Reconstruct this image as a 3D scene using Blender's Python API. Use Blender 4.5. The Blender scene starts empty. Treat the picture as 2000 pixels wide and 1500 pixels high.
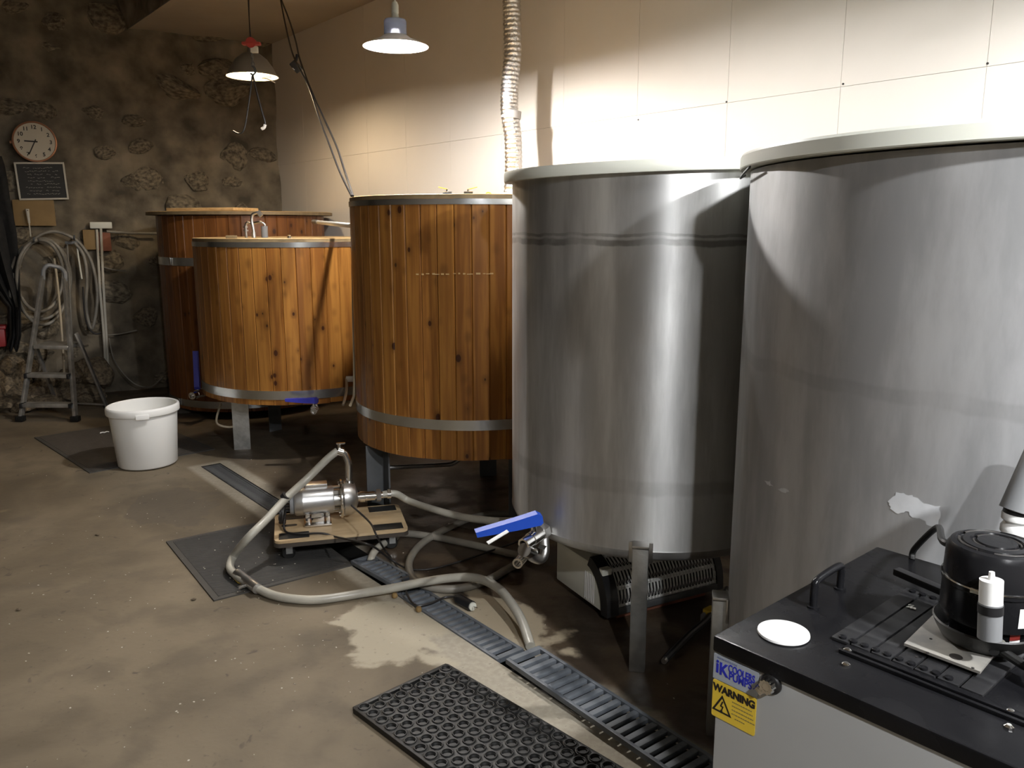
import bpy, bmesh, math, random
from mathutils import Vector, Matrix, noise
random.seed(7)
D = bpy.data
SC = bpy.context.scene
COL = SC.collection
PI = math.pi
def R(d): return math.radians(d)

# ---------------------------------------------------------------- camera, world, exposure
CAM_H = 1.45; PITCH = R(10.845); FPX = 1600.0
cam = D.objects.new('camera', D.cameras.new('camera')); COL.objects.link(cam)
cam.data.sensor_width = 36; cam.data.lens = 36 * FPX / 2000; cam.data.clip_start = 0.05
cam.location = (0, 0, CAM_H); cam.rotation_euler = (PI / 2 - PITCH, 0, 0)
SC.camera = cam
SC.view_settings.view_transform = 'Standard'; SC.view_settings.look = 'None'
SC.view_settings.exposure = 0.0; SC.view_settings.gamma = 1; SC.view_settings.use_curve_mapping = False
W = D.worlds.new('world'); SC.world = W; W.use_nodes = True
W.node_tree.nodes['Background'].inputs[0].default_value = (1.0, 0.9, 0.78, 1)
W.node_tree.nodes['Background'].inputs[1].default_value = 0.0
SC.cycles.use_denoising = True
SC.cycles.max_bounces = 8; SC.cycles.diffuse_bounces = 5; SC.cycles.glossy_bounces = 5
SC.cycles.sample_clamp_indirect = 6.0
LAMP_NEAR = 2900.0      # emission of the bulb over the tall tub
LAMP_FAR = 520.0       # dome lamp by the stone wall
LAMP_COOLER = 3200.0    # lamp over the cooler, to the right of the frame
LAMP_SIDE = 5000.0       # lamp to the right of the cooler, past the right edge
LAMP_TANK = 1300.0       # lamp over the big steel tank, past the right edge
LAMP_MID = 560.0        # lamp over the middle steel tank, above the frame
FILL_LAMP = 160.0      # added fill lamp for the floor, out of view at the left

# ---------------------------------------------------------------- pixel helpers (only to read positions off the photo)
F_ = Vector((0, math.cos(PITCH), -math.sin(PITCH))); R_ = Vector((1, 0, 0)); U_ = R_.cross(F_)
O_ = Vector((0, 0, CAM_H))
def ray(x, y): return F_ + R_ * ((x - 1000) / FPX) + U_ * ((750 - y) / FPX)
def onz(x, y, z=0.0):
    d = ray(x, y); return O_ + d * ((z - CAM_H) / d.z)
def at(x, y, Y):
    d = ray(x, y); return O_ + d * (Y / d.y)
def pl(x, y, n, c):
    d = ray(x, y); return O_ + d * ((c - n.dot(O_)) / n.dot(d))
A39 = R(39.0)
WV = Vector((math.sin(A39), -math.cos(A39), 0)); NV = Vector((-math.cos(A39), -math.sin(A39), 0))
def st(s, t, z=0.0): return WV * s + NV * t + Vector((0, 0, z))
WALL_T = -3.30
MB_N = Vector((0.475, -0.88, 0)).normalized(); MB_U = Vector((MB_N.y, -MB_N.x, 0))
CORNER = pl(550, 443, NV, WALL_T); MB_C = MB_N.dot(CORNER)
def bw(u, z, out=0.0):                     # point on the back wall: u metres left of the corner
    p = CORNER + MB_U * u + MB_N * out; p.z = z; return p
def bpx(x, y, out=0.0): return pl(x, y, MB_N, MB_C + out)

# ---------------------------------------------------------------- materials
def new_mat(name):
    m = D.materials.new(name); m.use_nodes = True
    nt = m.node_tree; b = nt.nodes['Principled BSDF']
    return m, nt, b
def setp(b, **k):
    for a, v in k.items():
        s = b.inputs[a.replace('_', ' ')]
        s.default_value = (*v, 1) if isinstance(v, tuple) and s.type == 'RGBA' else v
def N(nt, t, **k):
    n = nt.nodes.new(t)
    for a, v in k.items(): setattr(n, a, v)
    return n
def L(nt, a, b): nt.links.new(a, b)
def plain(name, col, rough=0.5, metal=0.0, **k):
    m, nt, b = new_mat(name); setp(b, Base_Color=col, Roughness=rough, Metallic=metal, **k)
    return m
def coords(nt, scale=(1, 1, 1), rnd=False):
    tc = N(nt, 'ShaderNodeTexCoord'); mp = N(nt, 'ShaderNodeMapping')
    mp.inputs['Scale'].default_value = scale
    L(nt, tc.outputs['Object'], mp.inputs['Vector'])
    out = mp.outputs['Vector']
    if rnd:
        oi = N(nt, 'ShaderNodeObjectInfo'); mu = N(nt, 'ShaderNodeMath', operation='MULTIPLY'); mu.inputs[1].default_value = 57.0
        L(nt, oi.outputs['Random'], mu.inputs[0])
        ad = N(nt, 'ShaderNodeVectorMath', operation='ADD'); L(nt, out, ad.inputs[0]); L(nt, mu.outputs[0], ad.inputs[1])
        out = ad.outputs[0]
    return out
def noisy(name, c1, c2, scale=6.0, rough=0.6, metal=0.0, bump=0.0, bscale=None, stretch=(1, 1, 1), detail=6, lo=.35, hi=.65, rough2=None, rnd=False, **k):
    m, nt, b = new_mat(name); setp(b, Roughness=rough, Metallic=metal, **k)
    v = coords(nt, stretch, rnd)
    t = N(nt, 'ShaderNodeTexNoise'); t.inputs['Scale'].default_value = scale; t.inputs['Detail'].default_value = detail
    L(nt, v, t.inputs['Vector'])
    r = N(nt, 'ShaderNodeMapRange'); r.inputs[1].default_value = lo; r.inputs[2].default_value = hi
    L(nt, t.outputs['Fac'], r.inputs[0])
    mx = N(nt, 'ShaderNodeMix', data_type='RGBA'); mx.inputs[6].default_value = (*c1, 1); mx.inputs[7].default_value = (*c2, 1)
    L(nt, r.outputs[0], mx.inputs[0]); L(nt, mx.outputs[2], b.inputs['Base Color'])
    if rough2 is not None:
        rr = N(nt, 'ShaderNodeMapRange'); rr.inputs[3].default_value = rough; rr.inputs[4].default_value = rough2
        L(nt, r.outputs[0], rr.inputs[0]); L(nt, rr.outputs[0], b.inputs['Roughness'])
    if bump:
        t2 = N(nt, 'ShaderNodeTexNoise'); t2.inputs['Scale'].default_value = bscale or scale * 4; t2.inputs['Detail'].default_value = 8
        L(nt, v, t2.inputs['Vector'])
        bp = N(nt, 'ShaderNodeBump'); bp.inputs['Strength'].default_value = bump; bp.inputs['Distance'].default_value = 0.01
        L(nt, t2.outputs['Fac'], bp.inputs['Height']); L(nt, bp.outputs[0], b.inputs['Normal'])
    return m
def mathn(nt, op, a, b=None, c=None):
    n = N(nt, 'ShaderNodeMath', operation=op)
    for i, v in enumerate((a, b, c)):
        if v is None: continue
        if isinstance(v, (int, float)): n.inputs[i].default_value = v
        else: L(nt, v, n.inputs[i])
    return n.outputs[0]
def smooth(nt, v, lo, hi, a=0.0, b=1.0):
    n = N(nt, 'ShaderNodeMapRange', interpolation_type='SMOOTHSTEP')
    n.inputs[1].default_value = lo; n.inputs[2].default_value = hi; n.inputs[3].default_value = a; n.inputs[4].default_value = b
    L(nt, v, n.inputs[0]); return n.outputs[0]
def mixc(nt, f, a, b):
    n = N(nt, 'ShaderNodeMix', data_type='RGBA')
    if isinstance(f, (int, float)): n.inputs[0].default_value = f
    else: L(nt, f, n.inputs[0])
    for i, v in ((6, a), (7, b)):
        if isinstance(v, tuple): n.inputs[i].default_value = (*v, 1)
        else: L(nt, v, n.inputs[i])
    return n.outputs[2]

def wood_mat(name, ca, cb, knot=(.045, .014, .006), rough=.34):
    m, nt, b = new_mat(name)
    v = coords(nt, (1, 1, 1), True)
    mp = N(nt, 'ShaderNodeMapping'); mp.inputs['Scale'].default_value = (34, 34, 1.6); L(nt, v, mp.inputs[0])
    n1 = N(nt, 'ShaderNodeTexNoise'); n1.inputs['Scale'].default_value = 1.0; n1.inputs['Detail'].default_value = 5; n1.inputs['Distortion'].default_value = .6
    L(nt, mp.outputs[0], n1.inputs['Vector'])
    oi = N(nt, 'ShaderNodeObjectInfo')
    f = mathn(nt, 'ADD', smooth(nt, n1.outputs['Fac'], .3, .7), mathn(nt, 'MULTIPLY', mathn(nt, 'SUBTRACT', oi.outputs['Random'], .5), .6))
    fc = N(nt, 'ShaderNodeClamp'); L(nt, f, fc.inputs[0])
    base = mixc(nt, fc.outputs[0], ca, cb)
    mk = N(nt, 'ShaderNodeMapping'); mk.inputs['Scale'].default_value = (3, 14, 9); L(nt, v, mk.inputs[0])
    vo = N(nt, 'ShaderNodeTexVoronoi'); vo.inputs['Scale'].default_value = 1.0; L(nt, mk.outputs[0], vo.inputs['Vector'])
    sp = N(nt, 'ShaderNodeSeparateColor'); L(nt, vo.outputs['Color'], sp.inputs[0])
    pick = mathn(nt, 'GREATER_THAN', sp.outputs[0], .30)
    rad = mathn(nt, 'ADD', mathn(nt, 'MULTIPLY', sp.outputs[1], .14), .035)
    dd = mathn(nt, 'SUBTRACT', vo.outputs['Distance'], rad)
    k = mathn(nt, 'MULTIPLY', smooth(nt, dd, -.025, .025, 1, 0), pick)
    halo = mathn(nt, 'MULTIPLY', smooth(nt, dd, .0, .28, .45, 0), pick)
    base = mixc(nt, halo, base, tuple(c * .45 for c in ca))
    base = mixc(nt, k, base, knot)
    L(nt, base, b.inputs['Base Color']); setp(b, Roughness=rough, Specular_IOR_Level=.3)
    bp = N(nt, 'ShaderNodeBump'); bp.inputs['Strength'].default_value = .12; bp.inputs['Distance'].default_value = .002
    L(nt, n1.outputs['Fac'], bp.inputs['Height']); L(nt, bp.outputs[0], b.inputs['Normal'])
    return m

def steel_mat(name, c1, c2, rough, aniso=0.7, ring=None, streak=(5, 5, .7), patch=None, metal=1.0):
    m, nt, b = new_mat(name)
    v = coords(nt, streak)
    t = N(nt, 'ShaderNodeTexNoise'); t.inputs['Scale'].default_value = 2.2; t.inputs['Detail'].default_value = 7; t.inputs['Roughness'].default_value = .6
    L(nt, v, t.inputs['Vector'])
    col = mixc(nt, smooth(nt, t.outputs['Fac'], .35, .68), c1, c2)
    v2 = coords(nt, (1, 1, 1))
    t2 = N(nt, 'ShaderNodeTexNoise'); t2.inputs['Scale'].default_value = 9; t2.inputs['Detail'].default_value = 8; L(nt, v2, t2.inputs['Vector'])
    rgh = mathn(nt, 'ADD', mathn(nt, 'MULTIPLY', t2.outputs['Fac'], .16), rough - .08)
    if ring:
        sx = N(nt, 'ShaderNodeSeparateXYZ'); tc = N(nt, 'ShaderNodeTexCoord'); L(nt, tc.outputs['Object'], sx.inputs[0])
        for (z0, hh, s) in ring:
            d = mathn(nt, 'ABSOLUTE', mathn(nt, 'SUBTRACT', mathn(nt, 'ADD', sx.outputs[2], mathn(nt, 'MULTIPLY', t2.outputs['Fac'], .03)), z0 + .015))
            k = mathn(nt, 'MULTIPLY', smooth(nt, d, hh * .5, hh, s, 0), smooth(nt, t2.outputs['Fac'], .3, .6, .35, 1))
            col = mixc(nt, k, col, (.10, .09, .075))
    if patch:
        tc = N(nt, 'ShaderNodeTexCoord')
        for (p, rad, c) in patch:
            vs = N(nt, 'ShaderNodeVectorMath', operation='SUBTRACT'); L(nt, tc.outputs['Object'], vs.inputs[0]); vs.inputs[1].default_value = p
            ms = N(nt, 'ShaderNodeVectorMath', operation='MULTIPLY'); L(nt, vs.outputs[0], ms.inputs[0]); ms.inputs[1].default_value = (1, 1, 1.35)
            ln = N(nt, 'ShaderNodeVectorMath', operation='LENGTH'); L(nt, ms.outputs[0], ln.inputs[0])
            t3 = N(nt, 'ShaderNodeTexNoise'); t3.inputs['Scale'].default_value = 22; t3.inputs['Detail'].default_value = 4; L(nt, v2, t3.inputs['Vector'])
            dd = mathn(nt, 'ADD', ln.outputs['Value'], mathn(nt, 'MULTIPLY', mathn(nt, 'SUBTRACT', t3.outputs['Fac'], .5), rad * 3.2))
            k = smooth(nt, dd, rad - .003, rad + .003, 1, 0)
            col = mixc(nt, k, col, c)
    L(nt, col, b.inputs['Base Color']); L(nt, rgh, b.inputs['Roughness']); setp(b, Metallic=metal)
    if aniso:
        setp(b, Anisotropic=aniso, Anisotropic_Rotation=.25)
        tg = N(nt, 'ShaderNodeTangent', direction_type='RADIAL', axis='Z'); L(nt, tg.outputs[0], b.inputs['Tangent'])
    return m

def floor_mat():
    m, nt, b = new_mat('stained_concrete')
    tc = N(nt, 'ShaderNodeTexCoord'); P = tc.outputs['Object']
    def dot(v):
        n = N(nt, 'ShaderNodeVectorMath', operation='DOT_PRODUCT'); L(nt, P, n.inputs[0]); n.inputs[1].default_value = v; return n.outputs['Value']
    def nz(scale, detail=6, dist=0.0):
        n = N(nt, 'ShaderNodeTexNoise'); n.inputs['Scale'].default_value = scale; n.inputs['Detail'].default_value = detail; n.inputs['Distortion'].default_value = dist
        L(nt, P, n.inputs['Vector']); return n.outputs['Fac']
    s_, t_ = dot(tuple(WV)), dot(tuple(NV))
    big, mid, fine = nz(1.3, 5, .5), nz(5, 7, .3), nz(45, 8)
    base = mixc(nt, smooth(nt, big, .32, .66), (.095, .073, .045), (.185, .147, .096))
    base = mixc(nt, mathn(nt, 'MULTIPLY', smooth(nt, mid, .45, .7), .6), base, (.095, .075, .050))
    # dark scuffs
    sc = nz(11, 4, 1.2); base = mixc(nt, smooth(nt, sc, .66, .74, 0, .7), base, (.055, .045, .034))
    # pale screed beside the drain channel
    tw = mathn(nt, 'ADD', t_, mathn(nt, 'MULTIPLY', mathn(nt, 'SUBTRACT', mid, .5), .22))
    ap = mathn(nt, 'MULTIPLY', smooth(nt, tw, -1.46, -1.36, 1, 0), smooth(nt, s_, -2.75, -2.35))
    ap2 = mathn(nt, 'MULTIPLY', smooth(nt, mathn(nt, 'ABSOLUTE', mathn(nt, 'ADD', t_, 1.63)), .11, .15, 1, 0), smooth(nt, s_, -5.06, -5.0))
    ap = mathn(nt, 'MAXIMUM', ap, mathn(nt, 'MULTIPLY', ap2, .8))
    base = mixc(nt, mathn(nt, 'MULTIPLY', ap, .85), base, mixc(nt, smooth(nt, fine, .35, .7), (.36, .325, .255), (.44, .40, .32)))
    # wet brown strip under the tanks
    wn = mathn(nt, 'ADD', tw, mathn(nt, 'MULTIPLY', mathn(nt, 'SUBTRACT', big, .5), .25))
    wet = mathn(nt, 'MULTIPLY', smooth(nt, wn, -1.78, -1.68, 1, 0), smooth(nt, s_, -4.2, -3.6, .55, 1))
    base = mixc(nt, wet, base, mixc(nt, smooth(nt, mid, .35, .68), (.038, .026, .017), (.105, .075, .048)))
    # dried pale patches
    def patch(s0, t0, rs, rt, k, colr):
        nonlocal base
        a = mathn(nt, 'POWER', mathn(nt, 'DIVIDE', mathn(nt, 'SUBTRACT', s_, s0), rs), 2.0)
        c = mathn(nt, 'POWER', mathn(nt, 'DIVIDE', mathn(nt, 'SUBTRACT', t_, t0), rt), 2.0)
        d = mathn(nt, 'ADD', mathn(nt, 'SQRT', mathn(nt, 'ADD', a, c)), mathn(nt, 'MULTIPLY', mathn(nt, 'SUBTRACT', mid, .5), 2.2))
        f = smooth(nt, d, .8, 1.0, k, 0); base = mixc(nt, f, base, colr)
    patch(-2.22, -1.80, .30, .13, .9, (.46, .385, .27))
    patch(-2.42, -1.42, .30, .20, .8, (.44, .39, .29))
    patch(-4.9, .1, .8, .5, .35, (.30, .23, .14))
    patch(-4.35, -1.2, .35, .25, .55, (.085, .07, .052))
    patch(-3.6, -2.0, .8, .25, .6, (.05, .038, .027))
    base = mixc(nt, smooth(nt, fine, .62, .75, 0, .45), base, (.05, .042, .032))
    L(nt, base, b.inputs['Base Color'])
    rg = mathn(nt, 'SUBTRACT', .74, mathn(nt, 'MULTIPLY', wet, mathn(nt, 'ADD', .16, mathn(nt, 'MULTIPLY', smooth(nt, mid, .4, .6), .28))))
    L(nt, rg, b.inputs['Roughness'])
    bp = N(nt, 'ShaderNodeBump'); bp.inputs['Strength'].default_value = .35; bp.inputs['Distance'].default_value = .004
    L(nt, mathn(nt, 'ADD', fine, mid), bp.inputs['Height']); L(nt, bp.outputs[0], b.inputs['Normal'])
    return m

def emit(name, col, s):
    m, nt, b = new_mat(name); setp(b, Base_Color=col, Emission_Color=col, Emission_Strength=s, Roughness=.4)
    return m
def ribbed(name, col, angle, pitch, rough=.8, col2=None):
    m, nt, b = new_mat(name); setp(b, Roughness=rough)
    tc = N(nt, 'ShaderNodeTexCoord'); mp = N(nt, 'ShaderNodeMapping'); mp.inputs['Rotation'].default_value = (0, 0, angle); L(nt, tc.outputs['Object'], mp.inputs[0])
    wv = N(nt, 'ShaderNodeTexWave'); wv.inputs['Scale'].default_value = 1.0 / pitch / 3.18; L(nt, mp.outputs[0], wv.inputs[0])
    n = N(nt, 'ShaderNodeTexNoise'); n.inputs['Scale'].default_value = 25; n.inputs['Detail'].default_value = 6; L(nt, tc.outputs['Object'], n.inputs[0])
    c = mixc(nt, n.outputs['Fac'], tuple(x * .6 for x in col), tuple(x * 1.35 for x in col))
    L(nt, c, b.inputs['Base Color'])
    bp = N(nt, 'ShaderNodeBump'); bp.inputs['Strength'].default_value = .9; bp.inputs['Distance'].default_value = .003
    L(nt, wv.outputs['Fac'], bp.inputs['Height']); L(nt, bp.outputs[0], b.inputs['Normal'])
    return m

M = {}
M['floor'] = floor_mat()
M['wood'] = wood_mat('varnished_pine', (.185, .071, .015), (.34, .152, .033))
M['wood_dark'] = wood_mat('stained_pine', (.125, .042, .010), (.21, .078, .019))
M['lid_wood'] = noisy('lid_wood', (.46, .30, .13), (.60, .42, .21), 4, .45, stretch=(1, 14, 14))
M['lid_edge'] = noisy('lid_edge_wood', (.15, .105, .05), (.21, .15, .075), 6, .6, stretch=(3, 3, 1))
M['hoop'] = noisy('hoop_steel', (.56, .58, .58), (.76, .78, .79), 5, .27, 1.0, bump=.12, bscale=9)
M['tank3'] = steel_mat('brushed_stainless', (.46, .46, .45), (.66, .66, .645), .43, .7, metal=.85, ring=[(1.402, .013, .62), (1.425, .006, .5), (.62, .03, .22)])
T4C = (1.344, 1.997)
_pp = [(Vector(p) - Vector((T4C[0], T4C[1], 0))) for p in ((.866, 1.42, .745), (.925, 1.378, .72), (.60, 1.94, .85))]
M['tank4'] = steel_mat('dull_stainless', (.42, .425, .43), (.58, .585, .59), .58, .35, ring=[(1.13, .02, .15)], streak=(4, 4, 1.0), metal=.68,
    patch=[])
M['steel'] = noisy('plain_stainless', (.48, .47, .45), (.66, .65, .63), 7, .28, 1.0, rough2=.4)
M['galv'] = noisy('galvanised_steel', (.42, .43, .42), (.60, .61, .60), 16, .42, 1.0, bump=.1)
M['chrome'] = plain('polished_stainless', (.72, .71, .69), .14, 1.0)
M['dark_metal'] = noisy('dark_painted_steel', (.075, .08, .083), (.12, .125, .13), 6, .5, .3)
M['alu'] = noisy('worn_aluminium', (.42, .41, .38), (.62, .60, .56), 18, .42, .85, bump=.1)
M['motor'] = noisy('motor_casing', (.50, .50, .50), (.66, .66, .65), 8, .33, .9)
M['foil'] = noisy('aluminium_foil', (.76, .755, .74), (.88, .87, .86), 30, .26, 1.0, bump=1.0, bscale=70)
M['tape'] = plain('grey_tape', (.30, .29, .28), .5)
M['white_wall'] = noisy('painted_block', (.64, .60, .545), (.68, .635, .58), 1.2, .75, bump=.05, bscale=60)
M['ceil'] = noisy('ceiling_board', (.30, .262, .215), (.34, .298, .245), 2, .8)
M['stone'] = noisy('rubble_wall', (.070, .058, .041), (.26, .215, .15), 4.2, .9, bump=1.0, bscale=12, detail=12, lo=.33, hi=.70)
M['stone2'] = noisy('wall_stone', (.075, .061, .043), (.27, .225, .155), 4.5, .88, bump=.7, bscale=18, detail=8, rnd=True)
M['rock'] = noisy('broken_stone', (.085, .066, .045), (.26, .20, .125), 6, .9, bump=.6, bscale=22, rnd=True)
M['lid_plastic'] = noisy('white_plastic_lid', (.72, .73, .64), (.78, .79, .71), 3, .38, Subsurface_Weight=.1, Subsurface_Radius=(.02, .02, .015))
M['white'] = plain('white_plastic', (.80, .80, .78), .38)
M['offwhite'] = noisy('offwhite_enamel', (.60, .60, .52), (.68, .68, .60), 4, .45)
M['black'] = plain('black_plastic', (.012, .012, .013), .42)
M['black_gloss'] = noisy('black_enamel', (.006, .006, .007), (.011, .011, .012), 8, .20, rough2=.32, bump=.03, bscale=60, Specular_IOR_Level=.14)
M['black_vent'] = noisy('dusty_black', (.009, .009, .010), (.026, .026, .027), 7, .3, stretch=(1, 6, 1), rough2=.5, Specular_IOR_Level=.25)
M['rubber'] = noisy('black_rubber', (.006, .006, .0058), (.014, .014, .013), 14, .5, Specular_IOR_Level=.35)
M['grate'] = noisy('grate_plastic', (.075, .085, .098), (.135, .15, .168), 14, .55, bump=.15)
M['grate_dark'] = noisy('grate_cast', (.05, .052, .054), (.10, .10, .10), 20, .6)
M['pit'] = plain('channel_concrete', (.02, .018, .015), .8)
M['mat_far'] = ribbed('brown_mat_ribs', (.062, .052, .042), R(45), .012)
M['mat_near'] = ribbed('black_mat_ribs', (.036, .034, .031), R(-50), .012)
M['mat_edge'] = plain('mat_border', (.05, .046, .04), .7)
M['hose'] = noisy('clear_braided_hose', (.31, .295, .25), (.42, .40, .34), 9, .33, bump=.1, bscale=160, Subsurface_Weight=.0)
M['hose_old'] = noisy('grey_hose', (.17, .155, .13), (.26, .24, .20), 9, .42)
M['cable'] = plain('cable_black', (.016, .014, .013), .45)
M['beige_tube'] = plain('beige_tube', (.46, .39, .28), .5)
M['blue'] = plain('blue_plastic', (.018, .075, .48), .38)
M['blue_dark'] = plain('indigo_plastic', (.035, .04, .38), .42)
M['grey_panel'] = noisy('grey_enamel', (.44, .455, .46), (.48, .495, .50), 2, .42)
M['grey_plastic'] = plain('grey_plastic', (.20, .205, .21), .42)
M['plate'] = noisy('worn_plate', (.36, .35, .33), (.60, .57, .50), 20, .42, .6)
M['ply'] = noisy('plywood', (.36, .25, .13), (.52, .39, .23), 3.5, .5, stretch=(1, 5, 1), lo=.3, hi=.6)
M['ply_edge'] = plain('plywood_edge', (.05, .04, .03), .6)
M['yellow'] = plain('yellow_label', (.86, .62, .06), .5)
M['yellow_paint'] = plain('yellow_paint', (.75, .50, .05), .4)
M['silver_label'] = plain('silver_label', (.40, .45, .52), .38)
M['print_black'] = plain('black_print', (.015, .012, .01), .6)
M['print_blue'] = plain('blue_print', (.02, .03, .50), .5)
M['print_pale'] = plain('pale_print', (.30, .24, .09), .6)
M['print_paleblue'] = plain('pale_blue_print', (.20, .24, .42), .6)
M['red'] = plain('red_paint', (.40, .05, .04), .5)
M['red_dim'] = plain('red_plastic', (.22, .012, .015), .5)
M['copper'] = plain('copper_rim', (.42, .20, .11), .35, .4)
M['clock_face'] = plain('clock_face', (.52, .47, .37), .6)
M['slate'] = plain('slate', (.018, .018, .017), .7)
M['chalk'] = plain('chalk', (.42, .40, .36), .9)
M['frame_white'] = plain('pale_frame', (.50, .47, .40), .6)
M['board'] = noisy('brown_board', (.20, .125, .045), (.25, .16, .06), 5, .7)
M['brick'] = noisy('terracotta', (.20, .075, .045), (.28, .11, .065), 12, .85)
M['fabric_black'] = noisy('black_cloth', (.006, .006, .006), (.014, .013, .012), 20, .85)
M['crumb'] = plain('pale_crumb', (.5, .46, .38), .7)
M['enamel_shade'] = plain('shade_inner', (.82, .80, .76), .5)
M['shade_out'] = noisy('shade_outer', (.20, .18, .15), (.26, .235, .195), 5, .5)
M['concrete_plain'] = plain('plain_plaster', (.30, .26, .21), .9)
M['bulb_near'] = emit('bulb_cool', (1.0, .96, .92), LAMP_NEAR)
M['bulb_far'] = emit('bulb_warm', (1.0, .78, .50), LAMP_FAR)
M['bulb_cooler'] = emit('bulb_white', (.97, .98, 1.0), LAMP_COOLER)
M['bulb_tank'] = emit('bulb_tank', (.97, .98, 1.0), LAMP_TANK)
M['bulb_mid'] = emit('bulb_mid', (.98, .97, .96), LAMP_MID)
M['bulb_side'] = emit('bulb_side', (.97, .98, 1.0), LAMP_SIDE)
M['bulb_fill'] = emit('bulb_fill', (1.0, .92, .80), FILL_LAMP)
def bucket_mat():
    m, nt, b = new_mat('bucket_plastic'); setp(b, Base_Color=(.93, .93, .91), Roughness=.42)
    tr = N(nt, 'ShaderNodeBsdfTranslucent'); tr.inputs[0].default_value = (.82, .80, .70, 1)
    mx = N(nt, 'ShaderNodeMixShader'); mx.inputs[0].default_value = .15
    L(nt, b.outputs[0], mx.inputs[1]); L(nt, tr.outputs[0], mx.inputs[2])
    L(nt, mx.outputs[0], nt.nodes['Material Output'].inputs[0]); return m
M['bucket'] = bucket_mat()
def glass_mat(name, col, rough=.15):
    m, nt, b = new_mat(name); setp(b, Base_Color=col, Roughness=rough, Transmission_Weight=.25, IOR=1.3); return m
M['jar'] = glass_mat('grey_glass', (.16, .165, .19), .25)

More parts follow.
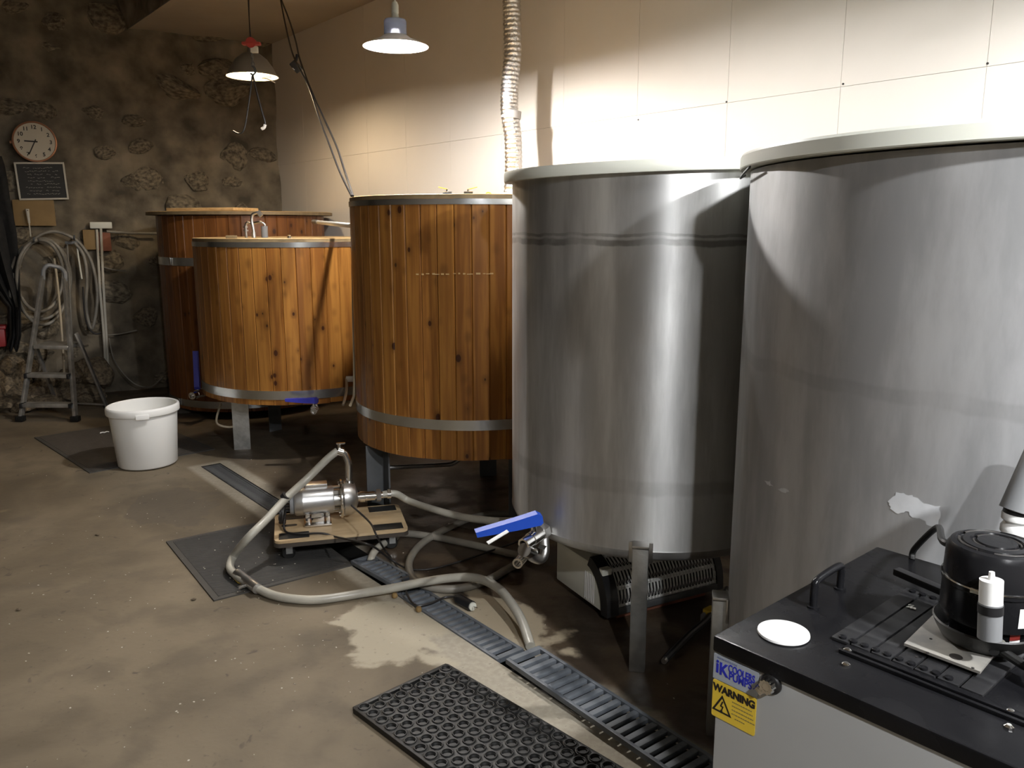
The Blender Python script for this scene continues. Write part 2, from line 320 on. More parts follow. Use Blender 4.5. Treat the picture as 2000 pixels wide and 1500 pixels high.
# ---------------------------------------------------------------- mesh helpers
class MB:
    def __init__(s): s.bm = bmesh.new()
    def face(s, pts):
        return s.bm.faces.new([s.bm.verts.new(p) for p in pts])
    def box(s, c, d, rot=None, bevel=0.0):
        mat = Matrix.Translation(Vector(c)) @ ((rot.to_4x4() if rot is not None else Matrix.Identity(4))) @ Matrix.Diagonal((*d, 1))
        r = bmesh.ops.create_cube(s.bm, size=1, matrix=mat)
        if bevel:
            es = list({e for v in r['verts'] for e in v.link_edges})
            bmesh.ops.bevel(s.bm, geom=es, offset=bevel, segments=2, affect='EDGES', profile=.6)
        return s
    def cyl(s, p0, p1, r0, r1=None, n=20, caps=True):
        p0, p1 = Vector(p0), Vector(p1); r1 = r0 if r1 is None else r1
        d = (p1 - p0); q = Vector((0, 0, 1)).rotation_difference(d.normalized()).to_matrix()
        rings = []
        for p, r in ((p0, r0), (p1, r1)):
            rings.append([s.bm.verts.new(p + q @ Vector((r * math.cos(2 * PI * k / n), r * math.sin(2 * PI * k / n), 0))) for k in range(n)])
        for k in range(n):
            s.bm.faces.new((rings[0][k], rings[0][(k + 1) % n], rings[1][(k + 1) % n], rings[1][k]))
        if caps:
            s.bm.faces.new(rings[0][::-1]); s.bm.faces.new(rings[1])
        return s
    def lathe(s, prof, n=32, o=(0, 0, 0), rot=None, close=False):
        o = Vector(o); rings = []
        for (r, z) in prof:
            if r < 1e-6: rings.append([s.bm.verts.new(o + ((rot @ Vector((0, 0, z))) if rot is not None else Vector((0, 0, z))))])
            else:
                rr = []
                for k in range(n):
                    v = Vector((r * math.cos(2 * PI * k / n), r * math.sin(2 * PI * k / n), z))
                    rr.append(s.bm.verts.new(o + ((rot @ v) if rot is not None else v)))
                rings.append(rr)
        if close: rings.append(rings[0])
        for a, b in zip(rings, rings[1:]):
            for k in range(n):
                k2 = (k + 1) % n
                if len(a) == 1 and len(b) == 1: continue
                if len(a) == 1: s.bm.faces.new((a[0], b[k2], b[k]))
                elif len(b) == 1: s.bm.faces.new((a[k], a[k2], b[0]))
                else: s.bm.faces.new((a[k], a[k2], b[k2], b[k]))
        return s
    def prism(s, pts, z0, z1, rot=None, o=(0, 0, 0)):
        o = Vector(o); f = (lambda v: o + (rot @ Vector(v) if rot is not None else Vector(v)))
        a = [s.bm.verts.new(f((x, y, z0))) for x, y in pts]; b = [s.bm.verts.new(f((x, y, z1))) for x, y in pts]
        n = len(pts)
        for k in range(n): s.bm.faces.new((a[k], a[(k + 1) % n], b[(k + 1) % n], b[k]))
        s.bm.faces.new(a[::-1]); s.bm.faces.new(b)
        return s
    def tube(s, pts, r, n=10, sub=6, smooth_path=True, caps=True, rfun=None, closed=False):
        P = [Vector(p) for p in pts]
        if smooth_path and len(P) > 2:
            Q = []
            m = len(P)
            for i in range(m - 1):
                a, b, c, d = P[max(i - 1, 0)], P[i], P[i + 1], P[min(i + 2, m - 1)]
                for k in range(sub):
                    t = k / sub
                    Q.append(.5 * ((2 * b) + (c - a) * t + (2 * a - 5 * b + 4 * c - d) * t * t + (3 * b - a - 3 * c + d) * t ** 3))
            Q.append(P[-1]); P = Q
        T = [(P[min(i + 1, len(P) - 1)] - P[max(i - 1, 0)]).normalized() for i in range(len(P))]
        up = Vector((0, 0, 1)) if abs(T[0].z) < .9 else Vector((1, 0, 0))
        x = T[0].cross(up).normalized(); rings = []
        for i, p in enumerate(P):
            if i: 
                q = T[i - 1].rotation_difference(T[i]); x = q @ x
            y = T[i].cross(x).normalized(); x = y.cross(T[i]).normalized()
            rr = rfun(i / (len(P) - 1)) if rfun else r
            rings.append([s.bm.verts.new(p + x * rr * math.cos(2 * PI * k / n) + y * rr * math.sin(2 * PI * k / n)) for k in range(n)])
        for a, b in zip(rings, rings[1:]):
            for k in range(n): s.bm.faces.new((a[k], a[(k + 1) % n], b[(k + 1) % n], b[k]))
        if caps: s.bm.faces.new(rings[0][::-1]); s.bm.faces.new(rings[-1])
        return s
    def build(s, name, mat, parent=None, smooth=35, loc=None, rotz=None):
        bmesh.ops.recalc_face_normals(s.bm, faces=s.bm.faces)
        me = D.meshes.new(name); s.bm.to_mesh(me); s.bm.free()
        me.materials.append(M[mat] if isinstance(mat, str) else mat)
        if smooth:
            try:
                for p in me.polygons: p.use_smooth = True
                me.set_sharp_from_angle(angle=R(smooth))
            except Exception: pass
        o = D.objects.new(name, me); COL.objects.link(o)
        if parent: o.parent = parent
        if loc is not None: o.location = loc
        if rotz is not None: o.rotation_euler = (0, 0, rotz)
        return o
def tag(o, label=None, cat=None, group=None, kind=None):
    if label: o['label'] = label
    if cat: o['category'] = cat
    if group: o['group'] = group
    if kind: o['kind'] = kind
    return o
def thing(name, label, cat, loc=(0, 0, 0), rotz=0.0, group=None):
    o = D.objects.new(name, None); COL.objects.link(o); o.location = loc; o.rotation_euler = (0, 0, rotz)
    o.empty_display_size = .1
    return tag(o, label, cat, group)
def inst(src, name, parent, loc=(0, 0, 0), rot=(0, 0, 0), scale=None):
    o = src.copy(); o.name = name; COL.objects.link(o); o.parent = parent; o.location = loc; o.rotation_euler = rot
    if scale: o.scale = scale
    return o
def text(body, name, size, mat, parent, loc, rot, bold=0.0, extrude=.0004, align='LEFT', sx=1.0):
    c = D.curves.new(name, 'FONT'); c.body = body; c.size = size; c.offset = bold; c.extrude = extrude; c.align_x = align
    tmp = D.objects.new('tmp_text', c); COL.objects.link(tmp); bpy.context.view_layer.update()
    me = D.meshes.new_from_object(tmp.evaluated_get(bpy.context.evaluated_depsgraph_get())); me.name = name
    D.objects.remove(tmp); D.curves.remove(c); me.materials.clear(); me.materials.append(M[mat])
    o = D.objects.new(name, me); COL.objects.link(o); o.parent = parent
    o.location = loc; o.rotation_euler = rot; o.scale = (sx, 1, 1); return o
def axes(x, z):                               # rotation matrix with given local x and z
    x = Vector(x).normalized(); z = Vector(z); z = (z - x * z.dot(x)).normalized(); y = z.cross(x)
    return Matrix((x, y, z)).transposed()

# ================================================================ setting
S0, S1 = -9.6, 3.6
CH0, CH1, CS0, CS1 = -1.69, -1.57, -4.99, 1.6       # drain channel
LEFT_T = 4.4
mb = MB()
def fq(s0, s1, t0, t1, z=0.0): mb.face([st(s0, t0, z), st(s1, t0, z), st(s1, t1, z), st(s0, t1, z)])
fq(S0, S1, -3.6, CH0); fq(S0, S1, CH1, LEFT_T); fq(S0, CS0, CH0, CH1); fq(CS1, S1, CH0, CH1)
fl = mb.build('floor', 'floor', smooth=0); tag(fl, kind='structure')
mb = MB()
zb = -.09
mb.face([st(CS0, CH0, zb), st(CS1, CH0, zb), st(CS1, CH1, zb), st(CS0, CH1, zb)])
mb.face([st(CS0, CH0, 0), st(CS1, CH0, 0), st(CS1, CH0, zb), st(CS0, CH0, zb)])
mb.face([st(CS0, CH1, 0), st(CS1, CH1, 0), st(CS1, CH1, zb), st(CS0, CH1, zb)])
mb.face([st(CS0, CH0, 0), st(CS0, CH1, 0), st(CS0, CH1, zb), st(CS0, CH0, zb)])
mb.face([st(CS1, CH0, 0), st(CS1, CH1, 0), st(CS1, CH1, zb), st(CS1, CH0, zb)])
mb.build('drain_channel', 'pit', fl, smooth=0)

# painted block wall on the right: panels that meet in fine open joints
wr = D.objects.new('wall_right', None); COL.objects.link(wr); tag(wr, kind='structure')
wr.location = st(0, WALL_T, 0); wr.rotation_euler = (0, 0, A39 - PI / 2)
ROT_W = A39 - PI / 2
mb = MB().box(((S0 + S1) / 2, .15 + .012, 1.65), (S1 - S0, .25, 3.3)); mb.build('backing', 'pit', wr, smooth=0)
blk = {}
for (z0, z1) in ((0, 1.015), (1.015, 2.02), (2.02, 3.12)):
    me = MB().box((0, .03, (z0 + z1) / 2), (.565 - .0016, .06, z1 - z0 - .0016)); blk[z0] = me.build('block', 'white_wall', wr, smooth=0)
k0 = int((S0 + 3.608) / .565) - 1
for z0 in blk:
    first = True
    for k in range(k0, 13):
        sx = -3.608 + .565 * (k + .5)
        if sx < S0 or sx > S1: continue
        # local x axis of wall object = WV direction
        if first: blk[z0].location = (sx, 0, 0); first = False
        else: inst(blk[z0], 'block', wr, (sx, random.uniform(-.0004, .0004), 0))
# chips and screw holes in the paint joint line
for (px, py) in ((1419, 199), (1647, 164), (1929, 124), (1247, 234)):
    p = pl(px, py, NV, WALL_T); lp = p - wr.location; s_ = lp.dot(WV)
    MB().lathe([(0, -.002), (.004, -.0015), (.0045, .002), (0, .003)], 10, (s_, -.0005, p.z), Matrix.Rotation(R(90), 3, 'X')).build('plug_hole', 'print_black', wr)

# back wall of rubble masonry: rough mortar body plus separate stones
def rough_grid(name, mat, org, ux, uz, nu, nz, nrm, amp, seed, kind=True, parent=None):
    m = MB(); vs = []; rz = math.atan2(ux.y, ux.x); inv = Matrix.Rotation(-rz, 3, 'Z')
    for i in range(nu + 1):
        row = []
        for j in range(nz + 1):
            p = org + ux * (i / nu) + uz * (j / nz)
            q = p * 1.0 + Vector((seed, seed * .7, seed * .3))
            d = noise.fractal(q * 1.4, 1.0, 2.0, 4) * amp + abs(noise.noise(q * 5.5)) * amp * .45 - noise.cell(q * 2.1) * amp * .15
            row.append(m.bm.verts.new(inv @ (p + nrm * d - org)))
        vs.append(row)
    for i in range(nu):
        for j in range(nz):
            m.bm.faces.new((vs[i][j], vs[i + 1][j], vs[i + 1][j + 1], vs[i][j + 1]))
    o = m.build(name, mat, parent, smooth=60, loc=org, rotz=rz)
    if kind: tag(o, kind='structure')
    return o
wb = rough_grid('wall_back', 'stone', bw(-.05, -.02, -.02), MB_U * 5.6, Vector((0, 0, 4.3)), 200, 160, MB_N, .055, 3.1)
WRZ = math.atan2(MB_U.y, MB_U.x)
def rock_mesh(name, seed, mat, sub=2, flat=(1, 1, 1), amp=.35):
    bm = bmesh.new(); bmesh.ops.create_icosphere(bm, subdivisions=sub, radius=1.0)
    for v in bm.verts:
        c = v.co.copy(); q = c * .9 + Vector((seed * 3.3, seed * 1.7, seed))
        # facet the sphere with a few cutting planes
        for k in range(7):
            d = Vector((noise.noise((seed, k * 2.3, .5)), noise.noise((seed + 5, k * 1.9, 1.5)), noise.noise((seed + 9, k * 3.1, 2.5))))
            if d.length < .05: continue
            d.normalize(); e = v.co.dot(d) - .62
            if e > 0: v.co -= d * e * .9
        v.co += c * noise.noise(q * 1.6) * amp * .5
        v.co.x *= flat[0]; v.co.y *= flat[1]; v.co.z *= flat[2]
    m = MB(); m.bm.free(); m.bm = bm
    return m.build(name, mat, None, smooth=28)
protos = [rock_mesh('stone', i * 1.37 + .4, 'stone2', 2) for i in range(6)]
first = [True] * 6
rs = random.Random(3)
for i in range(11):
    for j in range(13):
        u = .10 + i * .27 + rs.uniform(-.08, .08) + (.13 if j % 2 else 0); z = .12 + j * .25 + rs.uniform(-.06, .06)
        if rs.random() < (.30 if z < 1.4 else .55): continue
        k = rs.randrange(6); sc = rs.uniform(.09, .17)
        p = bw(u, z, rs.uniform(-.045, -.02))
        o = protos[k] if first[k] else protos[k].copy()
        if not first[k]: COL.objects.link(o)
        first[k] = False
        o.name = 'stone'; o.parent = wb; o.location = Matrix.Rotation(-WRZ, 3, 'Z') @ (p - wb.location); o.scale = (sc * rs.uniform(.9, 1.5), sc * .5, sc * rs.uniform(.6, .95))
        o.rotation_euler = (rs.uniform(-.2, .2), rs.uniform(-.3, .3), rs.uniform(-.15, .15))
for k in range(6):
    if first[k]: D.objects.remove(protos[k])

# ceiling soffit along the right wall, stone lintel over its open edge, upper ceiling, walls behind the camera
SOF_T = -2.12
mb = MB(); a0, a1 = S0, S1
mb.prism([tuple(st(a0, -3.45).xy), tuple(st(a1, -3.45).xy), tuple(st(a1, SOF_T).xy), tuple(st(a0, SOF_T).xy)], 3.10, 3.2)
tag(mb.build('ceiling', 'ceil', smooth=0), kind='structure')
M['stone_pale_lit'] = noisy('pale_lit_lintel_stone', (.13, .105, .07), (.42, .35, .25), 4.5, .9, bump=1.0, bscale=12, detail=12, lo=.33, hi=.68)  # pale stone, its colour brightened in place of light missing on the lintel
lint = rough_grid('wall_upper', 'stone_pale_lit', st(-8.3, SOF_T + .02, 3.09), st(9.5, 0), Vector((0, 0, 1.1)), 150, 20, NV, .07, 9.2)
mb = MB(); mb.prism([tuple(st(a0, SOF_T - .3).xy), tuple(st(a1, SOF_T - .3).xy), tuple(st(a1, LEFT_T + .1).xy), tuple(st(a0, LEFT_T + .1).xy)], 4.1, 4.2)
tag(mb.build('ceiling_upper', 'concrete_plain', smooth=0), kind='structure')
mb = MB(); mb.box((0, 0, 0), (S1 - S0, .2, 4.3), Matrix.Rotation(ROT_W, 3, 'Z')); o = mb.build('wall_left', 'concrete_plain', smooth=0, loc=st((S0 + S1) / 2, LEFT_T + .1, 2.1)); tag(o, kind='structure')
mb = MB(); mb.box((0, 0, 0), (.2, LEFT_T + 3.7, 4.3), Matrix.Rotation(ROT_W, 3, 'Z')); o = mb.build('wall_rear', 'concrete_plain', smooth=0, loc=st(S1 - .1, (LEFT_T - 3.5) / 2, 2.1)); tag(o, kind='structure')

# ================================================================ drain grates
def grate(label, p, rotz, length, width, n, mat, tilt=0.0, bar_w=.55, thick=.018):
    t = thing('drain_grate', label, 'drain grate', p, rotz, 'drain grates in the floor channel')
    t.rotation_euler = (0, tilt, rotz)
    rim = .013; m = MB()
    for sgn in (-1, 1):
        m.box((length / 2, sgn * (width / 2 - rim / 2), thick / 2), (length, rim, thick), bevel=.002)
    for x in (.011, length - .011): m.box((x, 0, thick / 2), (.022, width - rim * 2, thick))
    m.build('frame', mat, t)
    step = (length - .044) / n; first = None
    for k in range(n - 1):
        x = .022 + step * (k + 1)
        if first is None: first = MB().box((0, 0, 0), (step * bar_w, width - rim * 2, thick * .8), bevel=min(.0025, step * .12)).build('bar', mat, t, loc=(x, 0, thick * .5))
        else: inst(first, 'bar', t, (x, 0, thick * .5))
    return t
tc_ = (CH0 + CH1) / 2
grate('dark finely slotted grate at the far end of the drain, behind pump trolley', st(-4.97, tc_, -.016), ROT_W, 1.05, .108, 62, 'grate_dark', thick=.016)
grate('short grey slotted drain grate beside the corner of the black ribbed mat', st(-3.06, tc_ + .004, .004), ROT_W + R(1.5), .37, .112, 9, 'grate', tilt=R(-1.2))
grate('grey slotted drain grate under the hose crossing, near the black plug', st(-2.70, tc_, -.012), ROT_W, .68, .118, 17, 'grate')
pn = (onz(1000, 1300, .03) + onz(1040, 1262, .03)) / 2; pf = (onz(1310, 1500, .02) + onz(1385, 1500, .02)) / 2
dv = pf - pn
grate('lifted grey drain grate lying askew on the channel next to the rubber ring mat', (pn.x, pn.y, .026), math.atan2(dv.y, dv.x), 1.05, .145, 27, 'grate', tilt=R(0.6))

# ================================================================ tubs and tanks
def stave_tub(name, label, c, r, z0, z1, N_, wood, hoops, lid_top, rot0=0.0, lid_over=0.0, lid_th=.016, body_mat='pit'):
    t = thing(name, label, 'tub', (c[0], c[1], 0), 0)
    MB().cyl((0, 0, z0 + .012), (0, 0, z1 - .004), r - .012, n=72).build('inner_vessel', body_mat, t)
    wd = 2 * r * math.sin(PI / N_)
    ch = .0045; h = z1 - z0; prof = [(r - .02, -wd / 2), (r - .006, -wd / 2 + .0002), (r, -wd / 2 + ch), (r + wd * wd / 8 / r * .8, 0), (r, wd / 2 - ch), (r - .006, wd / 2 - .0002), (r - .02, wd / 2)]
    m = MB(); m.prism(prof, 0, h); first = m.build('stave', wood, t, smooth=25, loc=(0, 0, z0), rotz=rot0)
    for k in range(1, N_): inst(first, 'stave', t, (0, 0, z0 + random.uniform(-.002, .002)), (0, 0, rot0 + 2 * PI * k / N_))
    for (a, b) in hoops:
        n = N_ * 2; ro = r + .0045
        MB().lathe([(r - .002, a), (ro, a), (ro, b), (r - .002, b)], n).build('hoop', 'hoop', t, smooth=20)
    R2 = r + lid_over
    lid = MB().lathe([(0, lid_top - lid_th), (R2, lid_top - lid_th), (R2, lid_top), (0, lid_top)], 96).build('lid', 'lid_edge', t, smooth=30)
    MB().lathe([(R2 - .006, lid_top - .001), (R2 - .002, lid_top + .002), (R2 - .006, lid_top + .004), (0, lid_top + .004)], 96).build('lid_top', 'lid_wood', lid, smooth=30)
    return t
def radial(a): return Matrix.Rotation(a, 3, 'Z')
def ball_valve(parent, p, ang, handle_dir, scale=1.0, blue='blue', name='valve', down=0.0):
    """valve body along the local x axis from the tank wall outwards; returns the body"""
    rm = Matrix.Rotation(ang, 3, 'Z') @ Matrix.Rotation(down, 3, 'Y')
    p = Vector(p); X = rm @ Vector((1, 0, 0)); s = scale
    def P(a, b=0, c=0): return p + rm @ (Vector((a, b, c)) * s)
    m = MB().cyl(P(-.03), P(.05), .013 * s, n=18).cyl(P(.058), P(.105), .021 * s, n=24)
    m.lathe([(.010 * s, 0), (.019 * s, 0), (.019 * s, .035 * s), (.0135 * s, .035 * s), (.0125 * s, .012 * s), (0, .012 * s)], 24, P(.105), rm @ Matrix.Rotation(R(90), 3, 'Y'))
    m.cyl(P(.085, 0, .015), P(.085, 0, .045), .009 * s, n=14)
    body = m.build(name, 'chrome', parent)
    MB().cyl(P(.035), P(.058), .0255 * s, n=6).build('hex_nut', 'steel', body, smooth=10)
    h = Vector(handle_dir).normalized(); pv = P(.085, 0, .05); n_ = rm @ Vector((0, 0, 1))
    side = n_.cross(h).normalized(); up = h.cross(side).normalized()
    if up.dot(Vector((0, 0, 1))) < 0: up = -up
    hm = Matrix((h, side, up)).transposed()
    m = MB(); prof = [(-.026, -.006), (-.018, -.012), (.05, -.011), (.17, -.004), (.172, .012), (.05, .020), (-.012, .026), (-.026, .015)]
    q = Matrix((h, up, h.cross(up))).transposed()
    m.prism([(x * s, y * s) for x, y in prof], -.013 * s, .013 * s, q, pv)
    hd = m.build('handle', blue, body, smooth=25)
    return body

# --- far wooden tub against the stone wall
C0 = (-2.182, 6.757); r0 = .643
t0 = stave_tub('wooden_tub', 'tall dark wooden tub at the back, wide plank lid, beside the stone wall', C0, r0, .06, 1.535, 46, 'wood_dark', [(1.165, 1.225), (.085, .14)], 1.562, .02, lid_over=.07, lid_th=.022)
MB().box((-.12, -.32, 1.582), (.62, .30, .022), Matrix.Rotation(R(-20), 3, 'Z'), bevel=.004).build('lid_board', 'lid_wood', t0)
for zc, px, py in ((1.195, 350, 495), (.112, 362, 752)):
    d = at(px, py, 6.3) - Vector((C0[0], C0[1], 0)); a = math.atan2(d.y, d.x)
    MB().box(radial(a) @ Vector((r0 + .012, 0, zc)), (.012, .022, .058), radial(a), bevel=.003).build('hoop_clasp', 'chrome', t0)
for k in range(3): MB().box((math.cos(k * 2.1 + 4.0) * .40, math.sin(k * 2.1 + 4.0) * .40, .029), (.9, .09, .058), Matrix.Rotation(.4, 3, 'Z')).build('bearer', 'ply_edge', t0)
d = at(408, 745, 6.15) - Vector((C0[0], C0[1], 0)); a0_ = math.atan2(d.y, d.x)
ball_valve(t0, radial(a0_) @ Vector((r0 + .004, 0, .225)), a0_, (-.02, .1, 1), 1.45, 'blue_dark')

# --- low wooden tub in front of it
C1 = (-1.427, 5.529); r1 = .654
t1 = stave_tub('wooden_tub', 'low wide varnished wooden tub with two steel hoops, tap pipes on its lid', C1, r1, .385, 1.362, 48, 'wood', [(1.332, 1.362), (.418, .472)], 1.379, .03)
MB().lathe([(0, .37), (r1 - .05, .37), (r1 - .03, .386), (0, .386)], 64).build('base_plate', 'dark_metal', t1)
def l_leg(t, x, y, h, a, w=.10, mat='dark_metal'):
    m = MB(); e = .008
    m.prism([(-w / 2, -w / 2), (w / 2, -w / 2), (w / 2, -w / 2 + e), (-w / 2 + e, -w / 2 + e), (-w / 2 + e, w / 2), (-w / 2, w / 2)], 0, h, Matrix.Rotation(a, 3, 'Z'), (x, y, 0))
    return m.build('leg', mat, t, smooth=10)
lp = onz(476, 874); l_leg(t1, lp.x - C1[0], lp.y - C1[1], .375, R(10), .105, 'galv')
for a in (20, 140): l_leg(t1, .42 * math.cos(R(a)), .42 * math.sin(R(a)), .375, R(a))
# tap pipes, float cylinder, block and knob on the lid
zl = 1.383
def lidp(px, Y, t=C1): p = at(px, 460, Y); return Vector((p.x - t[0], p.y - t[1], zl))
b1 = lidp(497, 5.35); b2 = lidp(481, 5.45); b3 = lidp(517, 5.4)
tp = MB().tube([b1, b1 + Vector((-.006, 0, .06)), b1 + Vector((-.012, 0, .105)), b1 + Vector((-.004, 0, .145)), b1 + Vector((.03, 0, .158))], .010, 12, caps=True)
tp.cyl(b1 + Vector((.03, 0, .165)), b1 + Vector((.052, 0, .135)), .015, n=6).cyl(b1 + Vector((-.004, 0, .0)), b1 + Vector((-.005, 0, .035)), .014)
tap = tp.build('tap_pipe', 'steel', t1)
MB().tube([b2, b2 + Vector((0, 0, .07)), b2 + Vector((.012, 0, .095)), b2 + Vector((.04, 0, .09)), b3 + Vector((-.03, 0, .098)), b3 + Vector((0, 0, .088)), b3 + Vector((.004, 0, .07))], .0085, 12).cyl(b2 + Vector((0, 0, .04)), b2 + Vector((0, 0, .05)), .016).cyl(b2 + Vector((0, 0, .062)), b2 + Vector((0, 0, .072)), .014).build('tap_bridge', 'steel', t1)
MB().cyl(b3 + Vector((0, 0, 0)), b3 + Vector((0, 0, .073)), .021, n=20).build('grey_sleeve', 'grey_plastic', t1)['label'] = 'grey plastic sleeve'
MB().box(lidp(452, 5.0) + Vector((0, 0, .009)), (.062, .03, .018), bevel=.003).build('lid_block', 'lid_edge', t1)
p_ = lidp(565, 5.0); MB().lathe([(0, 0), (.014, 0), (.014, .010), (.008, .014), (.010, .02), (0, .023)], 16, p_).build('lid_knob', 'chrome', t1)
pe = at(613, 803, 4.72) - Vector((*C1, 0)); av = math.atan2(-.985, .17)
vb = pe - Matrix.Rotation(av, 3, 'Z') @ Vector((.13, 0, 0)); vb.z = pe.z
v1 = ball_valve(t1, vb, av, (-1, -.06, .04), .98, 'blue_dark')
MB().tube([vb + Vector((-.01, .03, 0)), vb + Vector((-.03, .14, .0)), vb + Vector((-.03, .24, .03))], .012, 12).build('outlet_pipe', 'steel', v1)
MB().tube([at(432, 788, 5.35) - Vector((*C1, 0)), at(424, 812, 5.3) - Vector((*C1, 0)), at(425, 828, 5.25) - Vector((*C1, 0)), at(445, 834, 5.25) - Vector((*C1, 0)), at(462, 832, 5.3) - Vector((*C1, 0))], .007, 8).build('drain_tube', 'beige_tube', t1)

# --- tall wooden tub
C2 = (-.20, 4.27); r2 = .616
t2 = stave_tub('wooden_tub', 'tall varnished wooden tub between low tub and steel tank, valves on lid', C2, r2, .389, 1.572, 50, 'wood', [(1.548, 1.572), (.532, .580)], 1.589, .035)
MB().lathe([(0, .375), (r2 - .06, .375), (r2 - .04, .39), (0, .39)], 64).build('base_plate', 'dark_metal', t2)
lp = at(741, 1000, 3.93); l_leg(t2, lp.x - C2[0], lp.y - C2[1], .38, R(205), .095)
lp = at(1003, 950, 3.95); l_leg(t2, lp.x - C2[0], lp.y - C2[1], .38, R(115), .09)
l_leg(t2, .05, .45, .38, R(100))
pa = at(760, 913, 4.1); pb = at(860, 908, 4.2); pc = at(905, 900, 4.25)
MB().tube([v - Vector((*C2, 0)) for v in (pa, pb, at(885, 905, 4.23), pc + Vector((0, 0, .03)))], .012, 10).build('bottom_pipe', 'steel', t2)
m = MB(); rr = random.Random(31)
for k in range(16):
    px = 818 + k * 9.6 + rr.uniform(-3, 3); dq = at(px, 535, 3.7) - Vector((*C2, 0)); a_ = math.atan2(dq.y, dq.x) - .0
    dn = ray(px, 535); ox, oy = -C2[0], -C2[1]; A_ = dn.x ** 2 + dn.y ** 2; B_ = 2 * (ox * dn.x + oy * dn.y); C_ = ox * ox + oy * oy - (r2 + .0015) ** 2
    hit = Vector((ox, oy, CAM_H)) + dn * ((-B_ - math.sqrt(B_ * B_ - 4 * A_ * C_)) / 2 / A_)
    m.box(hit + Vector((0, 0, rr.uniform(-.002, .002))), (.0015, rr.uniform(.008, .02), rr.uniform(.003, .008)), Matrix.Rotation(math.atan2(hit.y, hit.x), 3, 'Z'))
m.build('scuff_mark', 'lid_wood', t2, smooth=0)['label'] = 'pale scuffed line across the staves'
for px, sg in ((874, -1), (915, 1)):
    p = at(px, 381, 4.2); q = Vector((p.x - C2[0], p.y - C2[1], 1.592))
    vv = MB().cyl(q, q + Vector((0, 0, .02)), .012).cyl(q + Vector((-.022, 0, .022)), q + Vector((.022, 0, .022)), .011).cyl(q + Vector((0, 0, .02)), q + Vector((0, 0, .044)), .006).build('lid_valve', 'chrome', t2)
    MB().box(q + Vector((sg * .02, 0, .048)), (.05, .010, .004), Matrix.Rotation(sg * R(-14), 3, 'Y'), bevel=.001).build('valve_lever', 'yellow_paint', vv)
q = at(945, 381, 4.2); q = Vector((q.x - C2[0], q.y - C2[1], 1.592))
MB().cyl(q + Vector((-.20, 0.02, .012)), q + Vector((.0, 0.02, .012)), .007, n=10).build('lid_pipe', 'steel', t2)
MB().tube([q + Vector((0, 0, 0)), q + Vector((.015, 0, .026)), q + Vector((.035, 0, .022)), q + Vector((.045, 0, -.002))], .003, 8).build('lid_loop', 'yellow_paint', t2)

# --- steel tank in the middle
C3 = (.523, 3.045); r3 = .522
t3 = thing('steel_tank', 'brushed stainless tank on legs with white lid and blue-handled valve', 'tank', (C3[0], C3[1], 0))
prof = [(0, .335), (r3 * .80, .345), (r3 * .93, .362), (r3 * .985, .385), (r3, .402), (r3 + .0015, .406), (r3, .410), (r3, 1.622), (r3 - .003, 1.622), (r3 - .003, .42), (0, .40)]
MB().lathe(prof, 128).build('shell', 'tank3', t3, smooth=40)
lid = MB().lathe([(0, 0), (r3 + .028, 0), (r3 + .030, .004), (r3 + .030, .030), (r3 + .027, .036), (0, .036)], 128).build('lid', 'lid_plastic', t3, smooth=30)
lid.location = (0, 0, 1.621); lid.rotation_euler = (R(.6), R(-1.6), 0)
# crumpled white bag handle on the lid
d = at(1290, 315, 3.0) - Vector((*C3, 0))
MB().lathe([(0, 0), (.022, .0), (.026, .012), (.016, .022), (0, .024)], 9, (d.x, d.y, 1.645)).build('lid_grip', 'white', t3)
for k in range(5):
    MB().box((d.x - .018 + k * .008, d.y - .018, 1.655 + .002 * (k % 2)), (.003, .012, .011), Matrix.Rotation(.4 * (k - 2), 3, 'Y')).build('grip_mark', 'print_black', t3)
def tank_leg(t, a, r, zt, w=.052):
    m = MB(); q = Matrix.Rotation(a, 3, 'Z'); p = q @ Vector((r + w / 2 - .006, 0, 0))
    m.box(p + Vector((0, 0, zt / 2)), (w, w, zt), q, bevel=.003)
    leg = m.build('leg', 'galv', t)
    MB().box(p + Vector((0, 0, zt + .001)), (w + .003, w + .003, .012), q, bevel=.003).build('leg_cap', 'steel', leg)
    MB().box(q @ Vector((r + .004, 0, zt * .93)), (.006, w * 1.5, .07), q, bevel=.002).build('weld_plate', 'steel', leg)
    return leg
d = at(1252, 1045, 2.5) - Vector((*C3, 0)); a3 = math.atan2(d.y, d.x)
tank_leg(t3, a3, r3, .435)
for k in (1, 2): tank_leg(t3, a3 + k * 2 * PI / 3, r3, .435)
# outlet valve cluster on the left front
pv = at(1072, 1030, 2.72); d = pv - Vector((*C3, 0)); av = math.atan2(d.y, d.x)
aim = at(1003, 1057, 2.56) - pv; aim = math.atan2(aim.y, aim.x)
base_v = Vector((d.x, d.y, d.z))
hdir = at(942, 1040, 2.52) - at(1020, 1022, 2.55)
v3 = ball_valve(t3, base_v + Vector((.01, .02, .002)), aim, hdir, 1.18, 'blue', 'valve', down=R(8))
e0 = at(1050, 1062, 2.66) - Vector((*C3, 0)); 
MB().tube([at(1063, 1050, 2.70) - Vector((*C3, 0)), at(1064, 1078, 2.68) - Vector((*C3, 0)), at(1056, 1092, 2.66) - Vector((*C3, 0)), at(1040, 1088, 2.64) - Vector((*C3, 0)), at(1032, 1074, 2.62) - Vector((*C3, 0))], .017, 14).build('elbow_pipe', 'steel', v3)
MB().cyl(at(1057, 1068, 2.69) - Vector((*C3, 0)), at(1060, 1060, 2.69) - Vector((*C3, 0)), .024, n=6).cyl(at(1024, 1074, 2.60) - Vector((*C3, 0)), at(1038, 1080, 2.65) - Vector((*C3, 0)), .024, n=24).build('lower_valve', 'chrome', v3)
